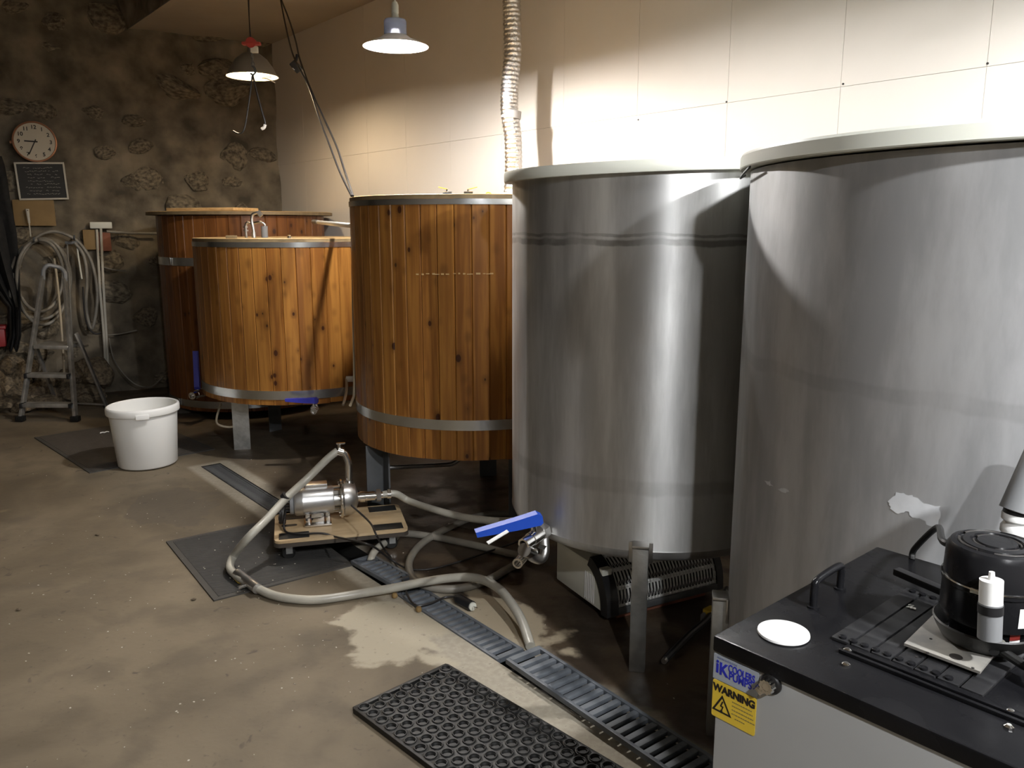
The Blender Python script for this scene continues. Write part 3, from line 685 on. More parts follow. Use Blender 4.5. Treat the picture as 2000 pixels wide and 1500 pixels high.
MB().lathe([(.010, 0), (.018, 0), (.018, .05), (.012, .05), (.010, .02), (0, .02)], 20, at(1020, 1090, 2.66) - Vector((*C3, 0)), axes((0, 0, 1), at(1004, 1097, 2.58) - at(1020, 1090, 2.66))).build('lower_outlet', 'chrome', v3)
w0 = at(992, 1037, 2.55) - Vector((*C3, 0)); w1 = at(952, 1061, 2.5) - Vector((*C3, 0))
MB().box((w0 + w1) / 2, ((w1 - w0).length, .012, .004), axes(w1 - w0, (0, -.6, 1)), bevel=.001).build('flat_lever', 'white', v3)['label'] = 'flat pale metal lever'
MB().lathe([(0, 0), (.03, 0), (.022, .006), (0, .006)], 20, base_v + Vector((.012, .024, .002)), Matrix.Rotation(aim, 3, 'Z') @ Matrix.Rotation(R(90), 3, 'Y')).build('weld_collar', 'steel', v3)

# --- big steel tank on the right
r4 = .75
t4 = thing('steel_tank', 'large dull grey steel tank at right with white rim lid, behind the cooler', 'tank', (T4C[0], T4C[1], 0))
MB().lathe([(0, .25), (r4 * .8, .26), (r4 * .95, .28), (r4, .31), (r4, 1.59), (r4 - .003, 1.59), (r4 - .003, .32), (0, .3)], 160).build('shell', 'tank4', t4, smooth=40)
MB().lathe([(0, 0), (r4 + .026, 0), (r4 + .028, .003), (r4 + .028, .030), (r4 + .024, .036), (0, .036)], 160).build('lid', 'lid_plastic', t4, smooth=30, loc=(0, 0, 1.594))
d = Vector((0, 0)) - Vector(T4C); base_a = math.atan2(d.y, d.x); half = math.acos(r4 / d.length)
aL = base_a - half
tank_leg(t4, aL + R(3.5), r4, .425, .05)
tank_leg(t4, aL + R(123), r4, .425, .05); tank_leg(t4, aL - R(117), r4, .425, .05)
# strip of edging hanging below the rim at the left
arc = []
for k in range(12): arc.append((aL - R(10) + R(k * 2.2)))
m = MB(); vs = []
for k, a in enumerate(arc):
    sag = .016 * math.sin(PI * k / 11)
    vs.append([m.bm.verts.new((math.cos(a) * (r4 + .027), math.sin(a) * (r4 + .027), z)) for z in (1.594 - sag, 1.592 - sag - .0035)])
for k in range(11): m.bm.faces.new((vs[k][0], vs[k + 1][0], vs[k + 1][1], vs[k][1]))
o = m.build('lid_edging', 'dark_metal', t4); md = o.modifiers.new('thick', 'SOLIDIFY'); md.thickness = .003
# flaked film on the shell
def flake(pxs, seed):
    c = Vector((0, 0)); 
    def hit(px, py):
        dd = ray(px, py); ox, oy = -T4C[0], -T4C[1]
        A = dd.x ** 2 + dd.y ** 2; B = 2 * (ox * dd.x + oy * dd.y); Cc = ox * ox + oy * oy - (r4 + .0006) ** 2
        tt = (-B - math.sqrt(B * B - 4 * A * Cc)) / 2 / A
        return Vector((ox, oy, CAM_H)) + dd * tt
    m = MB(); cx = sum(p[0] for p in pxs) / len(pxs); cy = sum(p[1] for p in pxs) / len(pxs)
    rr = random.Random(seed); ring = []
    n = len(pxs)
    for i in range(n):
        for k in range(4):
            a, b = pxs[i], pxs[(i + 1) % n]; f = k / 4
            ring.append((a[0] + (b[0] - a[0]) * f + rr.uniform(-2.5, 2.5), a[1] + (b[1] - a[1]) * f + rr.uniform(-2, 2)))
    cv = m.bm.verts.new(hit(cx, cy)); rv = [m.bm.verts.new(hit(*p)) for p in ring]; mv = [m.bm.verts.new(hit((p[0] + cx) / 2, (p[1] + cy) / 2)) for p in ring]
    q = len(rv)
    for i in range(q):
        j = (i + 1) % q; m.bm.faces.new((rv[i], rv[j], mv[j], mv[i])); m.bm.faces.new((mv[i], mv[j], cv))
    return m.build('flaked_patch', M['flake'], t4, smooth=0)
M['flake'] = noisy('bare_metal_flake', (.60, .61, .62), (.70, .71, .72), 20, .6, .1)
flake([(1735, 978), (1752, 963), (1775, 966), (1796, 975), (1812, 992), (1776, 998), (1752, 1003), (1740, 994)], 1)
flake([(1772, 993), (1800, 984), (1834, 988), (1838, 1006), (1832, 1028), (1814, 1026), (1796, 1012), (1777, 1008)], 2)
flake([(1520, 955), (1532, 954), (1541, 959), (1531, 964)], 3)
flake([(1494, 941), (1503, 939), (1509, 949), (1499, 948)], 4)

# ================================================================ duct, cables, pipes
def spx(pts): return [at(*p) for p in pts]
dp = [Vector((.0, 4.78, 1.60))] + [Vector((at(x, y, 4.78).x, 4.78, at(x, y, 4.78).z)) for x, y in ((1003, 330), (1002, 270), (995, 215), (996, 165), (1001, 105), (1000, 40), (999, -20))] + [Vector((0.0, 4.79, 2.95)), Vector((0, 4.8, 3.1))]
duct = thing('exhaust_duct', 'crinkled silver foil duct rising from the tall wooden tub to the ceiling', 'duct', (0, 4.78, 1.592))
def drad(f): return .049 + .0022 * math.sin(f * 2 * PI * 60)
MB().tube([p - Vector((0, 4.78, 1.592)) for p in dp], .05, 22, sub=56, rfun=drad).build('hose_wall', 'foil', duct, smooth=70)
p = at(1000, 224, 4.78); MB().tube([Vector((p.x + (-.006), 0, p.z - 1.592 - .02)), Vector((p.x - .002, 0, p.z - 1.592 + .02))], .0555, 22, smooth_path=False).build('tape_band', 'tape', duct)
MB().lathe([(.052, 0), (.057, 0), (.057, .05), (.052, .05)], 24, (0, 0, 0)).build('collar', 'offwhite', duct)

# black double cable with switch, tied from ceiling to tub
c_top = onz(548, -4, 3.12)
pts = [(549, 0), (560, 40), (571, 82), (580, 115), (604, 170), (628, 232), (650, 285), (668, 335), (688, 383)]
def cab(off): 
    out = []
    for i, (x, y) in enumerate(pts):
        f = i / (len(pts) - 1); Y = c_top.y + (4.0 - c_top.y) * f
        out.append(at(x + off * (abs(math.sin(f * 6.2)) * 5 + .8), y, Y))
    return out
t = thing('hanging_cable', 'black twin cable with inline switch slanting from ceiling to wooden tub', 'cable', (0, 0, 0))
MB().tube([c_top] + cab(-1), .0055, 8).build('strand', 'cable', t); MB().tube([c_top + Vector((.01, 0, 0))] + cab(1.2), .0055, 8).build('strand', 'cable', t)
f = .36; p = at(578, 130, c_top.y + (4.0 - c_top.y) * f)
MB().box(p, (.05, .03, .075), Matrix.Rotation(R(-38), 3, 'Y') @ Matrix.Rotation(.3, 3, 'X'), bevel=.008).cyl(p + Vector((.0, 0, .03)), p + Vector((.012, 0, .075)), .009, n=10).build('switch', 'black', t)
MB().box(p + Vector((-.012, -.016, -.018)), (.018, .004, .005), Matrix.Rotation(R(40), 3, 'Y')).build('switch_toggle', 'white', t)

# pale rod running from the far tub to the tall tub
a = at(612, 433, 6.20); b = at(690, 441, 4.30)
t = thing('conduit', 'white plastic conduit bridging the far tub and the tall tub', 'pipe', a)
MB().cyl((0, 0, 0), b - a, .013, n=14).build('tube', 'white', t); MB().cyl((0, 0, 0), (b - a) * .16, .0155, n=14).build('sleeve', 'grey_plastic', t)
# two beige drain tubes beside the tall tub
def tubething(name, label, cat, pts, r, mat, n=10, sub=6, group=None):
    o = MB().tube(pts, r, n, sub).build(name, mat, smooth=60); return tag(o, label, cat, group)
tubething('drain_tube', 'long beige tube running down the left side of the tall tub', 'tube', spx([(688, 405, 4.22), (689, 480, 4.2), (690, 600, 4.2), (692, 700, 4.2), (692, 765, 4.2), (688, 782, 4.16), (684, 792, 4.12)]), .0075, 'beige_tube')
t = thing('tube_clip', 'short beige tube in a metal clip on the low tub right side', 'tube', (0, 0, 0))
MB().tube(spx([(677, 738, 5.0), (677, 760, 4.98), (674, 778, 4.94), (670, 791, 4.9)]), .0085, 10).build('tube', 'beige_tube', t)
p = at(683, 740, 5.0); MB().box(p, (.045, .02, .036), bevel=.004).build('clip', 'steel', t)

# ================================================================ lamps
def pendant(label, p, bulb, flip=False, ceil=3.1, scale=1.0):
    t = thing('pendant_lamp', label, 'lamp', p)
    s = scale
    MB().tube([(0, 0, .19 * s), (.004, 0, .3), (-.003, 0, .5), (0, 0, ceil - p.z)], .0035, 8).build('cord', 'white', t)
    MB().lathe([(0, .20 * s), (.011 * s, .20 * s), (.018 * s, .185 * s), (.018 * s, .15 * s), (.016 * s, .148 * s), (.018 * s, .135 * s), (.024 * s, .118 * s), (0, .118 * s)], 20).build('lampholder', 'offwhite', t)
    MB().lathe([(.02 * s, .122 * s), (.05 * s, .120 * s), (.054 * s, .113 * s), (.054 * s, .100 * s), (.0545 * s, .098 * s), (.054 * s, .095 * s), (.054 * s, .050 * s), (.052 * s, .050 * s), (.052 * s, .112 * s), (.02 * s, .118 * s)], 28).build('jar', 'jar', t)
    MB().lathe([(.040 * s, .052 * s), (.056 * s, .050 * s), (.075 * s, .036 * s), (.155 * s, .002 * s), (.157 * s, 0), (.155 * s, -.001 * s), (.075 * s, .032 * s), (.054 * s, .046 * s), (.040 * s, .049 * s)], 48).build('shade', 'enamel_shade', t)
    MB().lathe([(0, .080 * s), (.018 * s, .078 * s), (.022 * s, .06 * s), (.036 * s, .030 * s), (.038 * s, .012 * s), (.026 * s, -.008 * s), (0, -.014 * s)], 24).build('bulb', bulb, t)
    return t
P1 = at(773, 91, 4.15)
pendant('lit disc-shaped white pendant lamp with grey jar, hanging above the tall wooden tub', P1, 'bulb_near')
PL2 = Vector((.66, -1.15, 2.62))
pendant('disc-shaped pendant lamp hanging behind the viewer, in line with the grey cooler', PL2, 'bulb_cooler', ceil=4.1)
pendant('disc-shaped pendant lamp hanging over the big steel tank, past the right edge of view', Vector((1.40, 1.95, 2.30)), 'bulb_tank')
pendant('disc-shaped pendant lamp hanging over the middle steel tank, just above the frame', Vector((.27, 3.16, 2.36)), 'bulb_mid')
pendant('disc-shaped pendant lamp to the right of the cooler, past the right edge of view', Vector((1.38, .12, 2.30)), 'bulb_side', ceil=4.1)
FILL_POS = Vector((-2.2, .6, 2.7))  # unseen pendant added to fill the open floor with light
pendant('added disc-shaped pendant fill lamp over the open floor, unseen left of the viewer', FILL_POS, 'bulb_fill', ceil=4.1)
P2 = at(493, 150, 6.0)
t = thing('dome_lamp', 'grey enamel dome pendant lamp, lit, in front of the stone wall', 'lamp', P2)
MB().tube([(0, 0, .17), (0, 0, .4), (0, 0, 3.1 - P2.z)], .0035, 8).build('cord', 'cable', t)
MB().lathe([(0, .19), (.02, .19), (.024, .16), (.06, .150), (.105, .115), (.145, .060), (.168, .010), (.176, 0), (.173, .002), (.163, .012), (.14, .06), (.10, .111), (.06, .145), (.02, .155), (0, .156)], 48).build('shade', 'shade_out', t)
MB().lathe([(0, .13), (.018, .125), (.035, .08), (.04, .045), (.028, .015), (0, .006)], 24).build('bulb', 'bulb_far', t)
MB().tube([(.15, -.06, -.01), (.10, -.12, -.028), (.13, -.10, -.03), (.165, -.03, -.045)], .0035, 8).build('wire_guard', 'chrome', t)

# hoist pulley and sling in front of the dome lamp
HY = 5.5
t = thing('hoist', 'red pulley with chain, hook and rope sling hanging before the dome lamp', 'hoist', at(491, 88, HY))
o_ = t.location.copy()
def hp(x, y): return at(x, y, HY) - o_
MB().tube([hp(491, 80), hp(487, 40), hp(486, 0), Vector((hp(486, 0).x, 0, 3.1 - o_.z))], .003, 6).build('wire', 'cable', t)
MB().cyl(hp(491, 84) + Vector((0, .02, 0)), hp(491, 84) + Vector((0, -.02, 0)), .032, n=24).box(hp(491, 84) + Vector((0, 0, -.004)), (.115, .045, .018), bevel=.006).build('pulley', 'red', t)
MB().box(hp(497, 97), (.045, .03, .04), bevel=.005).build('counterweight', 'offwhite', t)
for k in range(5):
    y = 97 + k * 7; c = hp(491 + k * .8, y); q = Matrix.Rotation(R(90) * (k % 2), 3, 'Z')
    pts_ = [c + q @ Vector((.007 * math.cos(a), 0, .014 * math.sin(a))) for a in [i * PI / 5 for i in range(11)]]
    MB().tube(pts_, .0032, 6, smooth_path=False, caps=False).build('chain_link', 'dark_metal', t)
MB().tube([hp(492, 128), hp(497, 133), hp(499, 141), hp(494, 146), hp(489, 143)], .007, 8).build('hook', 'dark_metal', t)
MB().tube([hp(493, 145), hp(489, 180), hp(484, 215), hp(479, 245), hp(474, 258), hp(466, 261), hp(455, 256)], .005, 8).build('sling_leg', 'cable', t)
MB().tube([hp(493, 145), hp(503, 185), hp(513, 222), hp(518, 240), hp(515, 250), hp(509, 253)], .0065, 8).build('sling_leg', 'cable', t)
MB().tube([hp(518, 243), hp(516, 249), hp(511, 252)], .010, 8).build('rope_end', 'white', t)

# ================================================================ things on and before the stone wall
WALLR = math.atan2(MB_U.y, MB_U.x)      # along the wall (leftwards)
def wallthing(name, label, cat, px, py, out):
    p = bpx(px, py, out); return thing(name, label, cat, p, math.atan2(-MB_U.y, -MB_U.x))   # local +x = right along wall, -y = towards room, z up
t = wallthing('wall_clock', 'round copper-rimmed wall clock with cream dial on the stone wall', 'clock', 68, 277, .07)
QY = Matrix.Rotation(R(90), 3, 'X')
MB().lathe([(0, -.03), (.150, -.03), (.158, -.02), (.163, .0), (.160, .022), (.150, .026), (.147, .014), (0, .012)], 56, (0, 0, 0), QY).build('case', 'copper', t)
fc = MB().lathe([(0, .013), (.147, .013), (.147, .015), (0, .016)], 56, (0, 0, 0), QY).build('dial', 'clock_face', t)
for h in range(1, 13):
    a = R(90 - 30 * h)
    text(str(h), 'numeral', .042, 'print_black', fc, (.115 * math.cos(a), -.0175, .115 * math.sin(a) - .014), (R(90), 0, 0), .001, align='CENTER')
def hand(ang, ln, w):
    a = R(90 - ang); q = Matrix.Rotation(-a, 3, 'Y'); MB().box(q @ Vector((ln / 2 - .01, -.02, 0)), (ln + .02, .002, w), q).build('hand', 'print_black', t)
hand(272, .075, .011); hand(206, .115, .008)
MB().lathe([(0, 0), (.012, 0), (.012, .012), (0, .014)], 12, (-.165, .0, -.01), Matrix.Rotation(R(-90), 3, 'Y')).build('case_knob', 'copper', t)
t = wallthing('chalkboard', 'small black chalkboard with pale frame and chalk writing under the clock', 'chalkboard', 38, 391, .06); t.rotation_euler.y = R(-2.0)
BWD, BHT = .36, .30
MB().box((BWD / 2, 0, BHT / 2), (BWD, .012, BHT)).build('slate', 'slate', t)
for c, d_ in (((BWD / 2, -.004, .006), (BWD, .02, .014)), ((BWD / 2, -.004, BHT - .006), (BWD, .02, .014)), ((.006, -.004, BHT / 2), (.014, .02, BHT)), ((BWD - .006, -.004, BHT / 2), (.014, .02, BHT))):
    MB().box(c, d_, bevel=.002).build('frame_rail', 'frame_white', t)
m = MB(); rr = random.Random(5)
for row in range(9):
    z = BHT - .045 - row * .026; x = .06 + rr.uniform(0, .03) * (row % 3)
    while x < BWD - .06:
        w_ = rr.uniform(.006, .022)
        if rr.random() < .8: m.tube([(x, -.0075, z), (x + w_ * .4, -.0075, z + rr.uniform(-.005, .007)), (x + w_, -.0075, z + rr.uniform(-.006, .004))], .0013, 5, 2)
        x += w_ + .005
o = m.build('chalk_writing', 'chalk', t); o['kind'] = 'stuff'
t = wallthing('panel_board', 'plain brown board fixed to the wall below the chalkboard', 'board', 29, 441, .05)
MB().box((.15, 0, .105), (.30, .018, .21), bevel=.002).build('sheet', 'board', t)
t = thing('paint_brush', 'long pale brush handle hanging by its hole before the brown board', 'brush', bpx(54, 410, .10))
o_ = t.location.copy(); q = lambda x, y: bpx(x, y, .10) - o_
m = MB(); m.tube([q(53, 408), q(55, 422), q(57, 436)], .011, 10, 3, rfun=lambda f: .015 - .006 * f); m.tube([q(57, 436), q(60, 462)], .005, 8); m.build('handle', 'frame_white', t)
MB().cyl(q(54, 411) + MB_N * .016, q(54, 411) - MB_N * .1, .004, n=8).build('nail', 'print_black', t)
# black sheet hanging at the left edge
m = MB(); vs = []; prof = [(2, 305), (8, 322), (14, 350), (20, 390), (27, 425), (33, 455), (38, 520), (41, 600), (42, 655), (36, 682)]
for i, (px, py) in enumerate(prof):
    row = []
    for k in range(15):
        x = px - k * max(1.7, 10 - 8.3 * max(0, (py - 470) / 130)) - (0 if k == 0 else 2); row.append(m.bm.verts.new(bpx(x, py + (6 if i == 9 else 0) * math.sin(k), .16 + .04 * math.sin(k * 1.5 + i * .35) + .02 * math.sin(k * .7))))
    vs.append(row)
for i in range(len(prof) - 1):
    for k in range(14): m.bm.faces.new((vs[i][k], vs[i + 1][k], vs[i + 1][k + 1], vs[i][k + 1]))
o = m.build('black_sheet', 'fabric_black', smooth=70); o.modifiers.new('thick', 'SOLIDIFY').thickness = .006
tag(o, 'black cloth sheet hanging over the wall at the left edge of view', 'cloth')
p = bpx(-12, 676, .08)
t = thing('red_box', 'dark red plastic box fixed to the wall at the left edge, beside the black sheet', 'box', p, math.atan2(-MB_U.y, -MB_U.x))
MB().box((-.03, -.09, .085), (.26, .18, .15), bevel=.015).build('box_body', 'red_dim', t); MB().box((-.03, -.09, .168), (.28, .20, .025), bevel=.008).build('box_lid', 'red_dim', t)
# wall pipes, junction box, wood blocks
t = thing('wall_conduit', 'pair of white vertical conduits with a junction box on the stone wall', 'pipe', bpx(200, 745, .06))
o_ = t.location.copy(); q = lambda x, y, o=.09: bpx(x, y, o) - o_
MB().tube([q(189, 448), q(195, 560), q(203, 660), q(208, 752)], .0105, 10).build('conduit', 'frame_white', t)
MB().tube([q(197, 446), q(202, 560), q(208, 660), q(213, 750)], .0105, 10).build('conduit', 'frame_white', t)
MB().box(q(197, 440, .07), (.17, .06, .055), Matrix.Rotation(math.atan2(-MB_U.y, -MB_U.x), 3, 'Z'), bevel=.006).build('junction_box', 'offwhite', t)
MB().tube([q(208, 452, .07), q(255, 455, .06), q(306, 456, .06)], .012, 10).build('branch_conduit', 'hose_old', t)
for nm, px, py, mt, hh in (('wood_block', 175, 468, 'board', .17), ('brick_block', 204, 472, 'brick', .16)):
    t = wallthing(nm, {'wood_block': 'tan wooden block set in the wall left of the white conduits', 'brick_block': 'reddish brick set in the wall behind the white conduits'}[nm], 'block', px, py, .03)
    MB().box((0, 0, 0), (.10, .09, hh), bevel=.008).build('block_body', mt, t)
for i, pp in enumerate(([(203, 522), (222, 527), (246, 529)], [(206, 655), (235, 652), (268, 645)])):
    tubething('thin_rod', ('thin grey rod sticking from the wall above the black hollow', 'thin grey rod sticking from the wall at knee height')[i], 'rod', [bpx(x, y, .05 + .05 * k) for k, (x, y) in enumerate(pp)], .006, 'hose_old', 8)
tubething('loose_cable', 'dark cable drooping from the conduits to the far tub foot', 'cable', [bpx(x, y, o) for x, y, o in ((213, 660, .09), (222, 700, .1), (243, 732, .15), (268, 752, .2), (295, 755, .25), (316, 738, .3))], .005, 'hose_old', 8)

# coiled hose on the wall
def loop(cx, cy, rx, ry, a0, a1, n, o0=.12, do=.05):
    return [bpx(cx + rx * math.cos(R(a0 + (a1 - a0) * k / n)), cy - ry * math.sin(R(a0 + (a1 - a0) * k / n)), o0 + do * math.sin(k * .9)) for k in range(n + 1)]
hk = []
hk += [bpx(18, 612, .14), bpx(19, 580, .14), bpx(26, 540, .14), bpx(42, 500, .14), bpx(62, 470, .14)]
hk += loop(80, 545, 58, 78, 95, -268, 18, .12)
hk += loop(84, 550, 50, 84, 92, -268, 18, .16)
hk += loop(78, 538, 45, 70, 92, -268, 18, .20)
hk += [bpx(62, 474, .14), bpx(80, 458, .14), bpx(108, 452, .14), bpx(138, 462, .14), bpx(160, 480, .14), bpx(180, 515, .14), bpx(190, 570, .14), bpx(186, 620, .14), bpx(178, 642, .14), bpx(168, 600, .14), bpx(170, 545, .16), bpx(164, 500, .16), bpx(146, 474, .16)]
t = thing('hose_coil', 'grey hose hung in loops on the stone wall behind the step ladder', 'hose', bpx(90, 480, .1)); o_ = t.location.copy()
MB().tube([v - o_ for v in hk], .0135, 9, 4).build('hose_length', 'hose_old', t, smooth=60)
for px, py in ((66, 470), (145, 466)):
    MB().tube([bpx(px, py - 8, -.05) - o_, bpx(px, py, .1) - o_, bpx(px, py + 1, .26) - o_, bpx(px, py - 7, .28) - o_], .008, 8).build('wall_hook', 'dark_metal', t)
# poles leaning on the wall
t = thing('squeegee', 'narrow metal frame tool leaning upright against the stone wall', 'tool', bpx(140, 690, .12)); o_ = t.location.copy(); q = lambda x, y, o: bpx(x, y, o) - o_
MB().tube([q(142, 690, .2), q(136, 560, .16), q(131, 472, .14)], .007, 8, smooth_path=True).build('rail', 'hose_old', t)
MB().tube([q(160, 545, .2), q(153, 500, .16), q(150, 472, .14)], .007, 8).build('rail', 'offwhite', t)
MB().box(q(140, 474, .14), (.10, .02, .025), Matrix.Rotation(math.atan2(-MB_U.y, -MB_U.x), 3, 'Z'), bevel=.004).build('head', 'dark_metal', t)
tubething('pale_stick', 'pale stick leaning on the wall behind the step ladder', 'stick', [bpx(126, 738, .5), bpx(120, 640, .33), bpx(113, 560, .22), bpx(106, 505, .14)], .010, 'beige_tube', 8)
# gooseneck pipe with knob between ladder and conduits
tubething('black_cable', 'black hanging cable with a dark end knob beside the ladder', 'cable', [bpx(162, 560, .3), bpx(165, 610, .3), bpx(173, 640, .3), bpx(186, 652, .3), bpx(197, 650, .3)], .007, 'cable', 8)

# ================================================================ step ladder
t = thing('step_ladder', 'folding aluminium step ladder with top loop in front of the stone wall', 'ladder', onz(95, 815))
o_ = t.location.copy()
FL, FR = onz(40, 824, .0), onz(148, 824, .0)
def lad(f, side):      # f: height fraction along the front rails
    top_l, top_r = at(84, 540, 6.50), at(127, 545, 6.55)
    a, b = (FL, top_l) if side < 0 else (FR, top_r)
    return a.lerp(b, f) - o_
for sd in (-1, 1):
    a, b = lad(.01, sd), lad(1, sd)
    MB().box((a + b) / 2, ((b - a).length, .022, .045), axes(b - a, (0, -1, .0)) @ Matrix.Rotation(0, 3, 'X'), bevel=.003).build('front_rail', 'alu', t)
    MB().box(a + Vector((0, 0, .015)), (.06, .05, .04), bevel=.005).build('foot', 'rubber', t)
la, lb = lad(1, -1), lad(1, 1)
MB().tube([la - Vector((0, 0, .02)), la + Vector((.01, 0, .05)), la + Vector((.04, .01, .085)), (la + lb) / 2 + Vector((0, .01, .092)), lb + Vector((-.03, .01, .085)), lb + Vector((.005, 0, .045)), lb - Vector((0, 0, .02))], .016, 10).build('top_loop', 'grey_plastic', t)
for f, dep in ((.115, .09), (.315, .09)):
    a, b = lad(f, -1), lad(f, 1); c = (a + b) / 2
    stp = MB().box(c + Vector((0, .0, 0)), ((b - a).length - .02, dep, .03), axes(b - a, (0, 0, 1)), bevel=.005).build('step', 'alu', t)
    for e in (a, b): MB().box(e + (c - e) * .05 + Vector((0, -.02, 0)), (.02, .075, .036), axes(b - a, (0, 0, 1)), bevel=.004).build('step_cap', 'black', stp)
a, b = lad(.50, -1), lad(.50, 1); c = (a + b) / 2
MB().box(c + Vector((-.005, .10, .01)), ((b - a).length - .03, .24, .03), axes(b - a, (0, 0, 1)), bevel=.005).build('platform', 'alu', t)
MB().cyl(a + Vector((.02, .2, -.01)), b + Vector((0, .2, -.01)), .012, n=10).build('platform_bar', 'alu', t)
RL, RRr = onz(112, 792) - o_, onz(210, 797) - o_
for foot, topp in ((RL, lad(.56, -1)), (RRr, lad(.56, 1) + Vector((.03, .05, .05)))):
    MB().box((foot + topp) / 2, ((topp - foot).length, .018, .032), axes(topp - foot, (0, 1, 0)), bevel=.003).build('rear_leg', 'alu', t)
    MB().box(foot + Vector((0, 0, .012)), (.045, .04, .03), bevel=.004).build('foot', 'rubber', t)
MB().cyl(RL.lerp(lad(.56, -1), .05), RRr.lerp(lad(.56, 1), .05), .009, n=8).build('rear_brace', 'alu', t)

# rubble heap
rp = [rock_mesh('rock', 20 + i * 2.1, 'rock', 3, amp=.4) for i in range(5)]
used = [False] * 5
RK = [(12, 752, .15, .10, 7.0, 'upper rubble stone far left, in the second row above the floor'), (42, 738, .12, .12, 6.95, 'rounded rubble stone just left of the ladder at middle step height'),
      (30, 775, .20, .09, 6.7, 'large flat rubble stone left of the ladder foot'), (72, 775, .16, .12, 6.75, 'pale broken stone seen between the ladder rails above the lowest step'),
      (105, 782, .14, .09, 6.7, 'rubble stone seen between the ladder rails at right, above the lowest step'), (85, 800, .13, .07, 6.5, 'dark stone lying on the floor behind the lowest ladder step'),
      (10, 800, .17, .07, 6.45, 'flat stone on the floor at the far left front of the rubble'), (48, 805, .12, .06, 6.4, 'small low stone on the floor beside the left ladder foot'),
      (135, 770, .16, .10, 6.95, 'rubble stone behind the right front rail of the ladder'), (170, 772, .18, .09, 7.0, 'long dark stone right of the ladder, beside its rear leg'),
      (130, 745, .13, .10, 7.1, 'stone behind the ladder at the middle step, right side'), (185, 730, .17, .14, 7.15, 'large smooth stone against the wall left of the white conduits'),
      (162, 725, .12, .10, 7.15, 'stone against the wall between ladder rail and large smooth stone'), (95, 745, .14, .10, 7.05, 'stone behind the ladder just under the middle step'),
      (-15, 770, .2, .14, 6.7, 'stone cut off by the left edge of view, low in the rubble'), (165, 790, .10, .05, 6.75, 'small flat stone on the floor at the ladder rear brace'),
      (60, 720, .10, .08, 7.0, 'small stone on top of the rubble behind the left ladder rail'), (20, 715, .12, .09, 7.0, 'topmost tan stone of the rubble at far left'),
      (115, 795, .08, .06, 6.6, 'smallest stone by the rear left ladder foot'), (-8, 735, .15, .1, 6.85, 'upper stone cut off by the left edge of view')]
for i, (px, py, sx, sz, Y, lab) in enumerate(RK):
    k = i % 5; p = at(px, py, Y)
    lim = bpx(px, py).y - .10 - sx * .75
    if Y > lim: p = at(px, py, lim)
    p.z = max(p.z, sz * .55)
    o = rp[k] if not used[k] else rp[k].copy()
    if used[k]: COL.objects.link(o)
    used[k] = True; o.name = 'rock'; o.location = p; o.scale = (sx, sx * .85, sz); o.rotation_euler = (random.uniform(-.4, .4), random.uniform(-.4, .4), random.uniform(0, 6))
    tag(o, lab, 'rock', 'rubble at the foot of the stone wall')

# ================================================================ mats, bucket
def flat_mat(name, label, corner, ex, ey, mat, th=.007, border=.025):
    ex, ey = Vector(ex), Vector(ey); lx, ly = ex.length, ey.length
    t = thing(name, label, 'floor mat', (corner[0], corner[1], 0), math.atan2(ex.y, ex.x))
    MB().box((lx / 2, ly / 2, th / 2), (lx - border * 2, ly - border * 2, th)).build('ribbed_field', mat, t)
    m = MB()
    for c, d_ in (((lx / 2, border / 2), (lx, border)), ((lx / 2, ly - border / 2), (lx, border)), ((border / 2, ly / 2), (border, ly - 2 * border)), ((lx - border / 2, ly / 2), (border, ly - 2 * border))):
        m.box((c[0], c[1], th * .4), (d_[0], d_[1], th * .8))
    m.build('border', 'mat_edge', t); return t
c = onz(175, 925); e1 = onz(420, 878) - c; e2 = Vector((-e1.y, e1.x, 0)).normalized() * 1.17
flat_mat('floor_mat', 'brown ribbed floor mat under the white bucket', c, e1, e2, 'mat_far')
c = onz(418, 1175); e1 = (onz(690, 1105) - c); e2 = Vector((-e1.y, e1.x, 0)).normalized() * .76
flat_mat('floor_mat', 'black ribbed floor mat under the pump trolley', c, e1, e2, 'mat_near')
MATN = (c.copy(), e1.copy(), e2.copy())

